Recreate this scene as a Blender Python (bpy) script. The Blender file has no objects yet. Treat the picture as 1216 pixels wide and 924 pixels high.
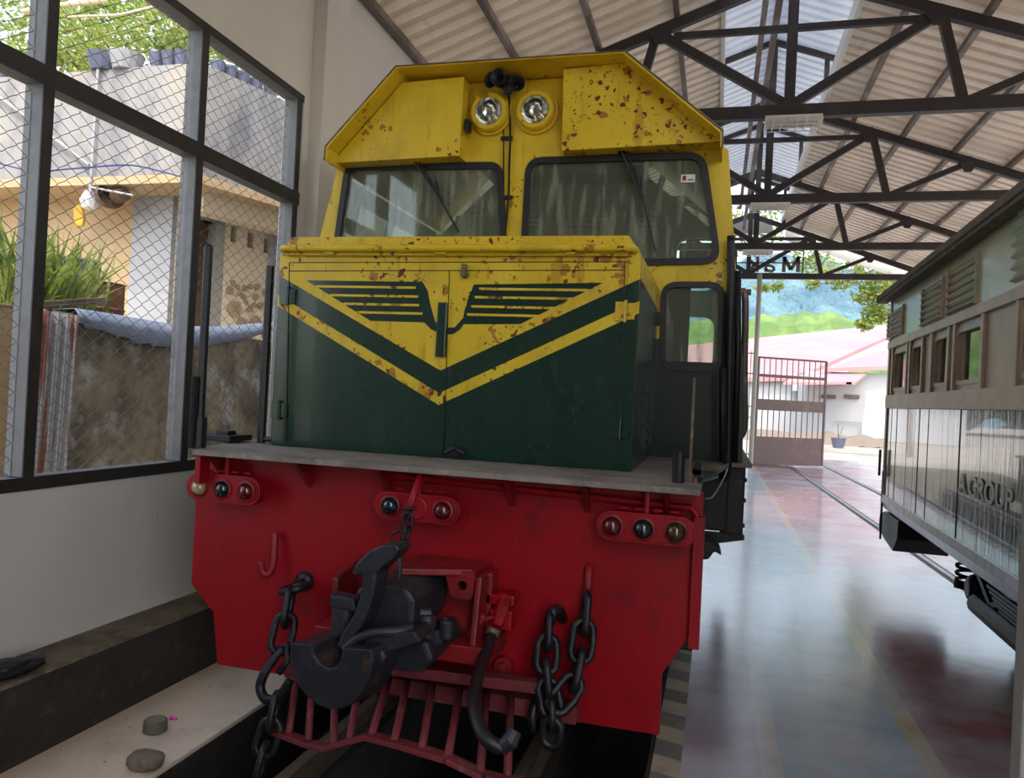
import bpy, bmesh, math, random
from mathutils import Vector, Matrix
from mathutils.geometry import tessellate_polygon
R_ = math.radians
random.seed(7)
S = bpy.context.scene
C = S.collection

# ------------------------------------------------------------------ camera, light, exposure
F_PX, YAW, ROLL, PITCH, EYE = 907.0, R_(15), R_(2.9), R_(0.4), 1.6
fwd = Vector((-math.sin(YAW)*math.cos(PITCH), math.cos(YAW)*math.cos(PITCH), math.sin(PITCH)))
r0 = Vector((math.cos(YAW), math.sin(YAW), 0)); u0 = r0.cross(fwd)
rgt = math.cos(ROLL)*r0 + math.sin(ROLL)*u0
upv = -math.sin(ROLL)*r0 + math.cos(ROLL)*u0
cd = bpy.data.cameras.new('camera'); cam = bpy.data.objects.new('camera', cd); C.objects.link(cam)
cd.sensor_width = 36; cd.lens = F_PX/1216*36; cd.clip_start = 0.05; cd.clip_end = 2000
M = Matrix((rgt, upv, -fwd)).transposed().to_4x4(); M.translation = (0, 0, EYE)
cam.matrix_world = M
S.camera = cam
SKY_STRENGTH, SUN_POWER, EXPOSURE = 0.30, 1.7, 0.90
w = bpy.data.worlds.new('world'); S.world = w; w.use_nodes = True
nt = w.node_tree; nt.nodes.clear()
wo = nt.nodes.new('ShaderNodeOutputWorld'); bg = nt.nodes.new('ShaderNodeBackground'); sk = nt.nodes.new('ShaderNodeTexSky')
sk.sky_type = 'NISHITA'; sk.sun_disc = False; sk.sun_elevation = R_(52); sk.sun_rotation = R_(160); sk.air_density = 1.2; sk.dust_density = 2.5
hs = nt.nodes.new('ShaderNodeHueSaturation'); hs.inputs['Saturation'].default_value = 0.6
nt.links.new(sk.outputs[0], hs.inputs['Color']); nt.links.new(hs.outputs[0], bg.inputs[0]); nt.links.new(bg.outputs[0], wo.inputs[0]); bg.inputs[1].default_value = SKY_STRENGTH
sd = bpy.data.lights.new('sun', 'SUN'); sd.energy = SUN_POWER; sd.angle = R_(0.6); sd.color = (1, 0.95, 0.86)
sun = bpy.data.objects.new('sun', sd); C.objects.link(sun); sun.location = (0, -5, 20)
sdir = Vector((0.12, 0.5, -1.0)).normalized()          # high, from behind the camera
sun.rotation_euler = sdir.to_track_quat('-Z', 'Y').to_euler()
S.view_settings.view_transform = 'Standard'; S.view_settings.look = 'None'
S.view_settings.exposure = EXPOSURE; S.view_settings.gamma = 1; S.view_settings.use_curve_mapping = False
S.cycles.max_bounces = 8; S.cycles.diffuse_bounces = 5; S.cycles.glossy_bounces = 4; S.cycles.transparent_max_bounces = 24
S.cycles.sample_clamp_indirect = 6; S.cycles.use_denoising = True
S.cycles.caustics_reflective = False; S.cycles.caustics_refractive = False

# ------------------------------------------------------------------ measuring: a ray through a spot of the frame met with a plane of the place
def ray(x, y): return (x-608)/F_PX*rgt - (y-462)/F_PX*upv + fwd
E0 = Vector((0, 0, EYE))
def atY(x, y, Y): v = ray(x, y); return E0 + v*(Y/v.y)
def atX(x, y, X): v = ray(x, y); return E0 + v*(X/v.x)
def atZ(x, y, Z): v = ray(x, y); return E0 + v*((Z-EYE)/v.z)
def atP(x, y, p0, n): v = ray(x, y); return E0 + v*((Vector(p0)-E0).dot(Vector(n))/v.dot(Vector(n)))

# ------------------------------------------------------------------ materials
def mat(name, col, rough=0.6, metal=0.0, layers=(), bump=0.0, bscale=40, coat=0.0, spec=0.5, bstretch=(1, 1, 1), extra=None, bdist=0.01):
    """layers: (colour, scale, lo, hi, stretch, amount[, kind])  worn, stained or reflection-like patches laid over the base colour"""
    m = bpy.data.materials.new(name); m.use_nodes = True
    t = m.node_tree; n = t.nodes; L = t.links.new
    b = n['Principled BSDF']
    b.inputs['Roughness'].default_value = rough; b.inputs['Metallic'].default_value = metal
    b.inputs['Coat Weight'].default_value = coat; b.inputs['Specular IOR Level'].default_value = spec
    tc = n.new('ShaderNodeTexCoord')
    cur = n.new('ShaderNodeRGB'); cur.outputs[0].default_value = (*col, 1); out = cur.outputs[0]
    if extra: out = extra(t, tc, out)
    for i, ly in enumerate(layers):
        c2, sc, lo, hi, st, am = ly[:6]; kind = ly[6] if len(ly) > 6 else 'noise'
        mp = n.new('ShaderNodeMapping'); mp.inputs['Scale'].default_value = st; mp.inputs['Location'].default_value = (i*3.1, i*1.7, i*2.3)
        L(tc.outputs['Object'], mp.inputs['Vector'])
        if kind == 'noise':
            tx = n.new('ShaderNodeTexNoise'); tx.inputs['Scale'].default_value = sc; tx.inputs['Detail'].default_value = 6; tx.inputs['Roughness'].default_value = 0.6
            L(mp.outputs[0], tx.inputs['Vector']); o = tx.outputs['Fac']
        else:                                                        # round spots of uneven size
            wv = n.new('ShaderNodeTexNoise'); wv.inputs['Scale'].default_value = sc*1.3; L(mp.outputs[0], wv.inputs['Vector'])
            mv = n.new('ShaderNodeMixRGB'); mv.inputs[0].default_value = 0.06; L(mp.outputs[0], mv.inputs[1]); L(wv.outputs['Color'], mv.inputs[2])
            tx = n.new('ShaderNodeTexVoronoi'); tx.inputs['Scale'].default_value = sc; L(mv.outputs[0], tx.inputs['Vector'])
            sp = n.new('ShaderNodeSeparateColor'); L(tx.outputs['Color'], sp.inputs[0])
            pw_ = n.new('ShaderNodeMath'); pw_.operation = 'POWER'; L(sp.outputs[0], pw_.inputs[0]); pw_.inputs[1].default_value = 1.3
            pn = n.new('ShaderNodeTexNoise'); pn.inputs['Scale'].default_value = 2.6; pn.inputs['Detail'].default_value = 3; L(tc.outputs['Object'], pn.inputs['Vector'])
            pm = n.new('ShaderNodeMapRange'); pm.inputs['From Min'].default_value = hi; pm.inputs['From Max'].default_value = hi+.14; pm.inputs['To Max'].default_value = lo; L(pn.outputs['Fac'], pm.inputs['Value'])
            ml = n.new('ShaderNodeMath'); ml.operation = 'MULTIPLY'; L(pw_.outputs[0], ml.inputs[0]); L(pm.outputs[0], ml.inputs[1])
            sb = n.new('ShaderNodeMath'); sb.operation = 'SUBTRACT'; L(ml.outputs[0], sb.inputs[0]); L(tx.outputs['Distance'], sb.inputs[1])
            o = sb.outputs[0]; lo, hi = 0.0, 0.05
        mr = n.new('ShaderNodeMapRange'); mr.inputs['From Min'].default_value = lo; mr.inputs['From Max'].default_value = hi
        mr.inputs['To Max'].default_value = am; L(o, mr.inputs['Value'])
        mx = n.new('ShaderNodeMixRGB'); mx.inputs[2].default_value = (*c2, 1)
        L(mr.outputs[0], mx.inputs[0]); L(out, mx.inputs[1]); out = mx.outputs[0]
    L(out, b.inputs['Base Color'])
    if bump:
        mp = n.new('ShaderNodeMapping'); mp.inputs['Scale'].default_value = bstretch; L(tc.outputs['Object'], mp.inputs['Vector'])
        tx = n.new('ShaderNodeTexNoise'); tx.inputs['Scale'].default_value = bscale; tx.inputs['Detail'].default_value = 5; L(mp.outputs[0], tx.inputs['Vector'])
        bp = n.new('ShaderNodeBump'); bp.inputs['Strength'].default_value = bump; bp.inputs['Distance'].default_value = bdist
        L(tx.outputs['Fac'], bp.inputs['Height']); L(bp.outputs[0], b.inputs['Normal'])
    return m
V1 = (1, 1, 1)
RUST, RUST2 = (0.13, 0.028, 0.008), (0.33, 0.12, 0.015)
def yellow(name, m_):
    """m_: how much of the sheet is spotted with rust, a threshold on slow noise (lower = more)"""
    return mat(name, (0.69, 0.49, 0.022), 0.38, layers=[
    ((0.40, 0.26, 0.02), 3.5, 0.5, 0.75, V1, 0.6), ((0.80, 0.64, 0.07), 6, 0.5, 0.7, (1, 1, .5), 0.5), (RUST2, 18, .60, .74, (1, 1, .16), 0.6),
    (RUST2, 9, .40, m_, (1, 1, .22), 0.45, 'spot'), (RUST2, 15, .48, m_, V1, 0.85, 'spot'), (RUST, 21, .42, m_+.02, V1, 1.0, 'spot'), (RUST, 34, .38, m_, V1, .9, 'spot')], bump=.12, bscale=14, spec=.45)
YEL = yellow('yellow_cab_paint', 0.47); YEL2 = yellow('rust_spotted_yellow_paint', 0.31)
YELTOP = yellow('hood_top_yellow_paint', 0.39)
GRN = mat('green_loco_paint', (0.002, 0.027, 0.016), 0.22, layers=[((0.006, 0.050, 0.028), 4, .5, .75, (1, 1, .5), .6), ((0.09, 0.10, 0.085), 5, .6, .8, (1.5, 1, .5), .35), ((0.002, .015, .012), 13, .55, .8, (1, 1, .2), .6)], bump=.08, bscale=9, coat=.15)
GRNDK = mat('dark_green_cab_paint', (0.003, 0.016, 0.013), 0.3, layers=[((0.02, .035, .03), 6, .6, .8, V1, .5)], bump=.06, bscale=8)
CABIN = mat('pale_green_cab_lining', (0.24, 0.36, 0.26), 0.5, layers=[((0.16, .25, .17), 4, .5, .8, V1, .5)])
RED = mat('red_plate_paint', (0.30, 0.0025, 0.010), 0.40, layers=[((0.20, .003, .006), 2.2, .45, .75, V1, .7), ((0.07, .01, .01), 7, .58, .78, (1, 1, .6), .75), ((0.50, .03, .05), 26, .62, .75, (1, 1, .3), .4), ((.02, .01, .01), 22, .68, .76, (1, 1, .4), .8)], bump=.15, bscale=12, spec=.35)
REDDK = mat('grimy_red_paint', (0.24, 0.006, 0.010), 0.5, layers=[((0.05, .015, .012), 6, .45, .7, V1, .85), ((.10, .07, .05), 11, .6, .75, V1, .5)], bump=.3, bscale=30)
PILOT = mat('dusty_red_pilot_paint', (0.17, 0.020, 0.030), 0.6, layers=[((0.08, .02, .02), 6, .45, .7, V1, .7), ((.30, .22, .18), 15, .6, .75, V1, .5)], bump=.3, bscale=30)
IRON = mat('black_cast_iron', (0.026, 0.029, 0.037), 0.45, .3, layers=[((.05, .055, .065), 8, .5, .7, V1, .6), ((.11, .045, .02), 5, .62, .72, V1, .6)], bump=.35, bscale=35)
IRON2 = mat('worn_black_steel', (0.012, 0.012, 0.015), 0.45, .2, layers=[((.09, .08, .07), 14, .62, .75, V1, .5)], bump=.2, bscale=30)
CHAIN = mat('chain_steel', (0.02, 0.022, 0.028), 0.42, .5, layers=[((.10, .06, .04), 20, .55, .7, V1, .6)], bump=.3, bscale=40)
RUBBER = mat('black_rubber', (0.010, 0.010, 0.012), 0.45, bump=.1)
DECK = mat('dusty_deck_plate', (0.24, 0.215, 0.19), 0.75, layers=[((.11, .095, .085), 5, .45, .7, V1, .8), ((.38, .34, .29), 17, .55, .7, V1, .5), ((.05, .03, .02), 40, .6, .7, V1, .7)], bump=.4, bscale=30)
CHROME = mat('lamp_reflector', (0.75, 0.75, 0.72), 0.10, 1.0, bump=.5, bscale=16)
WHITEP = mat('whitewashed_wall', (0.74, 0.705, 0.67), 0.8, layers=[((.64, .605, .575), 1.6, .4, .75, V1, .7), ((.33, .29, .25), 9, .66, .8, (1, 1, .5), .5), ((.12, .08, .06), 14, .74, .80, (1, 1, .35), .8)], bump=.12, bscale=7)
LEDGE = mat('mossy_concrete', (0.19, 0.155, 0.11), 0.9, layers=[((.06, .055, .03), 5, .42, .65, V1, .8), ((.33, .28, .21), 11, .55, .7, V1, .6)], bump=.6, bscale=22)
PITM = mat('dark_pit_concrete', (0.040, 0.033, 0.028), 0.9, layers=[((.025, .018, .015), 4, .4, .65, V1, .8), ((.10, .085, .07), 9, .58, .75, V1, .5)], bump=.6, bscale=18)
SLAB = mat('dusty_beige_concrete', (0.76, 0.63, 0.50), 0.85, layers=[((.52, .45, .37), 3, .5, .7, V1, .6), ((.78, .68, .57), 7, .55, .7, V1, .5), ((.09, .08, .07), 22, .66, .74, V1, .8)], bump=.35, bscale=24)
STEELG = mat('dark_painted_steel', (0.030, 0.025, 0.025), 0.55, layers=[((.06, .05, .045), 6, .5, .7, V1, .6)], bump=.1)
FRAMEG = mat('grey_window_steel', (0.20, 0.205, 0.21), 0.5, layers=[((.12, .12, .125), 8, .45, .7, V1, .6), ((.05, .035, .03), 40, .7, .76, V1, .8)], bump=.15)
WIRE = mat('chain_link_wire', (0.20, 0.185, 0.16), 0.5, .5)
def roofmat(name, col, dirt): return mat(name, col, 0.5, .15, layers=[(dirt, 1.3, .45, .75, (1, .35, 1), .45), ((.30, .24, .18), 5, .62, .8, (1, .3, 1), .4)], bump=.05)
ROOFM = roofmat('old_roof_sheet', (0.86, 0.785, 0.69), (0.68, .58, .48))
ROOFB = roofmat('pale_roof_sheet', (0.80, 0.84, 0.90), (0.68, .72, .78))
PURL = mat('weathered_purlin_steel', (0.17, 0.14, 0.125), 0.6, layers=[((.33, .30, .27), 3, .5, .6, (1, .4, 1), .7)], bump=.1)
LAMPW = mat('white_lamp_enamel', (0.75, 0.75, 0.70), 0.4)
WATER = mat('standing_water', (0.02, 0.025, 0.03), 0.08, spec=.8, bump=.1, bscale=8)
RAILM = mat('rail_steel', (0.16, 0.12, 0.09), 0.5, .4, layers=[((.36, .29, .22), 7, .5, .65, (1, .3, 1), .7)], bump=.2)
RAILF = mat('polished_rail_steel', (0.34, 0.32, 0.30), 0.35, .7, layers=[((.12, .08, .06), 7, .5, .65, (1, .3, 1), .7)], bump=.1)

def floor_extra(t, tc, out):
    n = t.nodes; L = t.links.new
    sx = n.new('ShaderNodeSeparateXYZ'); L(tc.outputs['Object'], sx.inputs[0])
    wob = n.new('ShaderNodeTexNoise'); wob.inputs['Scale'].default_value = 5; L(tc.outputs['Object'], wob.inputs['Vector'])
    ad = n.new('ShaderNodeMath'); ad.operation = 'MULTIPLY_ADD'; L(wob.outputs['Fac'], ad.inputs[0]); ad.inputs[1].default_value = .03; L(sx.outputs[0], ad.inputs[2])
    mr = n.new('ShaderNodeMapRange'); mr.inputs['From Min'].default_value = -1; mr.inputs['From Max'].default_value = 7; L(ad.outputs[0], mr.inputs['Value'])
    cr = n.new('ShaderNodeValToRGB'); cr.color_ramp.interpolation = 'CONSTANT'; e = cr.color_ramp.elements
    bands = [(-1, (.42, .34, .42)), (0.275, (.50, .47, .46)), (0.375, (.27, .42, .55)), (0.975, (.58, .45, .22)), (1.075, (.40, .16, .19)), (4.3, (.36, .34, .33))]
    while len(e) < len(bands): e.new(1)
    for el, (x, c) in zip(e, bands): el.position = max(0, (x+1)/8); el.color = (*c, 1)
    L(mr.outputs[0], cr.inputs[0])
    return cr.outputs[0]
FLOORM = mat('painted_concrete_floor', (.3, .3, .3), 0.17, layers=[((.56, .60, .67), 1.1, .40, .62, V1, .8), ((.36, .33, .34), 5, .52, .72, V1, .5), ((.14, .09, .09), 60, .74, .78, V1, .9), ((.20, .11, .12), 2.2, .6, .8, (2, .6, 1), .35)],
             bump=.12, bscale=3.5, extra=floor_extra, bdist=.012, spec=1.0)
def curb_extra(t, tc, out):
    n = t.nodes; L = t.links.new
    sx = n.new('ShaderNodeSeparateXYZ'); L(tc.outputs['Object'], sx.inputs[0])
    m1 = n.new('ShaderNodeMath'); m1.operation = 'MULTIPLY_ADD'; L(sx.outputs[1], m1.inputs[0]); m1.inputs[1].default_value = 3.0; 
    m2 = n.new('ShaderNodeMath'); m2.operation = 'MULTIPLY'; L(sx.outputs[0], m2.inputs[0]); m2.inputs[1].default_value = 0.8; L(m2.outputs[0], m1.inputs[2])
    fr = n.new('ShaderNodeMath'); fr.operation = 'FRACT'; L(m1.outputs[0], fr.inputs[0])
    gt = n.new('ShaderNodeMath'); gt.operation = 'GREATER_THAN'; L(fr.outputs[0], gt.inputs[0]); gt.inputs[1].default_value = .5
    mx = n.new('ShaderNodeMixRGB'); mx.inputs[1].default_value = (.42, .36, .28, 1); mx.inputs[2].default_value = (.16, .155, .15, 1); L(gt.outputs[0], mx.inputs[0])
    return mx.outputs[0]
CURBM = mat('striped_edge_paint', (.3, .3, .3), .6, layers=[((.25, .21, .18), 8, .5, .7, V1, .6)], bump=.2, extra=curb_extra)
GROUNDM = mat('pale_yard_ground', (0.36, 0.32, 0.27), .9, layers=[((.25, .22, .17), .6, .45, .65, V1, .7), ((.20, .22, .10), 1.1, .6, .7, V1, .5), ((.46, .42, .36), 3, .5, .7, V1, .6)], bump=.3, bscale=8)
CREAM = mat('cream_house_wall', (0.48, 0.34, 0.19), .85, layers=[((.50, .40, .27), 1.2, .45, .7, V1, .6)], bump=.1)
HWHITE = mat('white_house_column', (0.34, 0.345, 0.36), .85, layers=[((.33, .33, .33), 2, .5, .7, V1, .6)], bump=.1)
GREYC = mat('streaked_grey_concrete', (0.28, 0.27, 0.26), .9, layers=[((.13, .13, .145), 3, .45, .65, (1, 1, .3), .8), ((.38, .33, .26), 1.5, .5, .7, V1, .7)], bump=.2)
GARDW = mat('mouldy_garden_wall', (0.26, 0.215, 0.15), .9, layers=[((.06, .052, .045), 2.2, .42, .62, (1, 1, .8), .9), ((.42, .42, .42), 3, .52, .66, V1, .8), ((.10, .09, .05), 9, .5, .7, V1, .7)], bump=.4)
TARP = mat('blue_grey_tarpaulin', (0.19, 0.23, 0.33), .55, layers=[((.35, .38, .45), 6, .5, .7, V1, .6)], bump=.5, bscale=12)
ZINC = mat('rusting_zinc_sheet', (0.36, 0.36, 0.37), .4, .4, layers=[((.28, .06, .03), 3, .55, .58, (5, 5, .10), .85)], bump=.1)
BROWNW = mat('brown_door_wood', (0.10, 0.055, 0.030), .6, layers=[((.05, .03, .02), 5, .5, .7, V1, .7)])
LEAF = mat('leaf_green', (0.18, 0.34, 0.035), .5, layers=[((.42, .52, .06), 1.5, .45, .65, V1, .8), ((.05, .14, .02), 4, .55, .7, V1, .7)])
LEAFY = mat('yellow_green_leaf', (0.26, 0.33, 0.06), .5, layers=[((.42, .43, .14), 2, .45, .65, V1, .7), ((.06, .13, .03), 4, .50, .64, V1, .85)])  # yellow-green leaf colour with random paler and darker patches
for lm in (LEAF, LEAFY):
    t = lm.node_tree; b = t.nodes['Principled BSDF']; tr = t.nodes.new('ShaderNodeBsdfTranslucent'); ms = t.nodes.new('ShaderNodeMixShader'); ms.inputs[0].default_value = .45
    t.links.new(b.inputs['Base Color'].links[0].from_socket, tr.inputs[0]); t.links.new(b.outputs[0], ms.inputs[1]); t.links.new(tr.outputs[0], ms.inputs[2]); t.links.new(ms.outputs[0], t.nodes['Material Output'].inputs[0])
BARK = mat('bark', (0.16, 0.11, 0.08), .9, bump=.5)
HILLM = mat('haze_tinted_forest', (0.085, 0.165, 0.205), .9, layers=[((.15, .25, .26), .06, .45, .6, V1, .8), ((.055, .11, .17), .11, .5, .62, V1, .8)], bump=1, bscale=.3, bdist=3)  # distance haze mixed into the forest green as a blue tint
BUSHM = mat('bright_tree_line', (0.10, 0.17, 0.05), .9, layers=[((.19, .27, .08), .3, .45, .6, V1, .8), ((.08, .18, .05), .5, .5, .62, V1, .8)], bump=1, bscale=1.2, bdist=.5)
PINK = mat('faded_red_roof', (0.46, 0.21, 0.22), .6, layers=[((.50, .28, .28), .3, .4, .7, V1, .7)], bump=.1)
OFFW = mat('white_building_wall', (0.46, 0.465, 0.48), .9, layers=[((.38, .39, .42), .4, .45, .7, V1, .6)])
GATEM = mat('brown_gate_steel', (0.13, 0.085, 0.075), .6, layers=[((.20, .15, .13), 3, .5, .7, V1, .5)])
POSTG = mat('galvanised_post', (0.34, 0.33, 0.29), .5, .2)
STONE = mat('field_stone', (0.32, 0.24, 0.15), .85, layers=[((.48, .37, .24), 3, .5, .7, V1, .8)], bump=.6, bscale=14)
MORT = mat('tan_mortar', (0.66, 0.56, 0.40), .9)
W_UP = mat('faded_green_carriage_paint', (0.52, 0.56, 0.38), .25, layers=[((.70, .56, .42), 1.7, .42, .6, V1, .8), ((.28, .52, .28), 1.2, .56, .7, V1, .65), ((.12, .10, .08), 9, .6, .75, (1, 3, .3), .6)], bump=.25, bscale=9, coat=.1)
W_TAN = mat('weathered_tan_carriage_wood', (0.62, 0.47, 0.36), .4, layers=[((.46, .36, .27), 3, .42, .6, V1, .7), ((.58, .38, .28), 2, .55, .7, V1, .5), ((.08, .05, .04), 18, .66, .75, (1, 3, .3), .7)], bump=.25, bscale=9)
W_LOW = mat('glossy_dark_green_carriage_paint', (0.06, 0.10, 0.09), .10, layers=[((.24, .25, .235), 3.5, .5, .68, (1, 4, .6), .8), ((.02, .04, .035), 5, .5, .7, (1, 5, .2), .7), ((.30, .28, .24), 12, .68, .76, (1, 4, .2), .5)], bump=.55, bscale=5, bstretch=(1, 3.5, .55), coat=1.0, bdist=.010, spec=1.0)  # pale streak layers stand in for bright reflections on the planks
W_ROOF = mat('mossy_carriage_roof', (0.17, 0.145, 0.125), .85, layers=[((.30, .25, .20), 7, .5, .7, V1, .7)], bump=.6, bscale=20)
BLUEW = mat('floor_lit_solebar_pale_fascia', (0.74, 0.78, 0.90), .2, layers=[((.42, .42, .50), 6, .5, .7, (1, 2, 1), .6)], bump=.3, bscale=12)  # blue-white carries floor light caught by the slanted solebar; plain on the fascia
LETT = mat('grey_lettering_paint', (0.50, 0.52, 0.50), .22, layers=[((.10, .13, .12), 9, .5, .7, V1, .7)])
WHITE = mat('white_plastic', (0.7, 0.7, 0.7), .5)
PINKP = mat('pink_plastic', (0.85, 0.06, 0.50), .4)
GREYCUP = mat('grey_green_plastic', (0.12, 0.125, 0.095), .6, bump=.2)
MESHC = mat('pale_grille_plastic', (0.35, 0.32, 0.28), .6)
STONEG = mat('rough_pebble_stone', (0.21, 0.165, 0.13), .95, layers=[((.10, .08, .06), 20, .5, .7, V1, .7)], bump=.9, bscale=60)
BLUEP = mat('blue_cable', (0.02, 0.03, 0.16), .5)
GREYBAG = mat('grey_blue_pot_plastic', (0.10, 0.11, 0.16), .6)
YCLOTH = mat('yellow_glove_rubber', (0.55, 0.33, 0.03), .6)
SEATM = mat('black_seat_vinyl', (0.010, 0.010, 0.012), .5)
PAINTY = mat('yellow_line_paint', (0.62, 0.52, 0.12), .7, layers=[((.50, .44, .36), 9, .45, .6, V1, .9)])
DIRTYW = mat('grey_sign_board', (0.82, 0.84, 0.86), .6)
SIGNL = mat('sign_letter_back', (0.22, 0.19, 0.19), .6)

def glass(name, tint, dirt, amt, transp=.75, rough=.03, streak=(1, 1, .16), lo=.5):
    m = bpy.data.materials.new(name); m.use_nodes = True; t = m.node_tree; n = t.nodes; L = t.links.new; n.clear()
    o = n.new('ShaderNodeOutputMaterial'); tb = n.new('ShaderNodeBsdfTransparent'); tb.inputs[0].default_value = (*tint, 1)
    gb = n.new('ShaderNodeBsdfGlossy'); gb.inputs['Roughness'].default_value = rough
    fr = n.new('ShaderNodeFresnel'); fr.inputs[0].default_value = 1.6
    m1 = n.new('ShaderNodeMixShader'); L(fr.outputs[0], m1.inputs[0]); L(tb.outputs[0], m1.inputs[1]); L(gb.outputs[0], m1.inputs[2])
    df = n.new('ShaderNodeBsdfDiffuse'); df.inputs[0].default_value = (*dirt, 1)
    tc = n.new('ShaderNodeTexCoord'); mp = n.new('ShaderNodeMapping'); mp.inputs['Scale'].default_value = streak; L(tc.outputs['Object'], mp.inputs[0])
    nz = n.new('ShaderNodeTexNoise'); nz.inputs['Scale'].default_value = 20; nz.inputs['Detail'].default_value = 6; L(mp.outputs[0], nz.inputs['Vector'])
    mr = n.new('ShaderNodeMapRange'); mr.inputs['From Min'].default_value = lo; mr.inputs['From Max'].default_value = lo+.22; mr.inputs['To Min'].default_value = amt*.25; mr.inputs['To Max'].default_value = amt; L(nz.outputs['Fac'], mr.inputs[0])
    m2 = n.new('ShaderNodeMixShader'); L(mr.outputs[0], m2.inputs[0]); L(m1.outputs[0], m2.inputs[1]); L(df.outputs[0], m2.inputs[2]); L(m2.outputs[0], o.inputs[0])
    return m
GLASS = glass('grimy_cab_glass', (.72, .80, .74), (.44, .46, .36), .5, lo=.50)
GLASSC = glass('clear_window_glass', (.85, .9, .9), (.4, .4, .4), .15)
GLASSLAMP = glass('lamp_glass', (.95, .95, .92), (.5, .5, .4), .12)
def lens(name, c): return mat(name, c, .12, coat=.6, spec=.7)
L_AMB, L_GRN, L_RED, L_SMK = lens('cream_lens', (.42, .32, .17)), lens('dark_green_lens', (.004, .018, .022)), lens('dark_red_lens', (.10, .006, .012)), lens('smoky_brown_lens', (.06, .03, .012))

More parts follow.
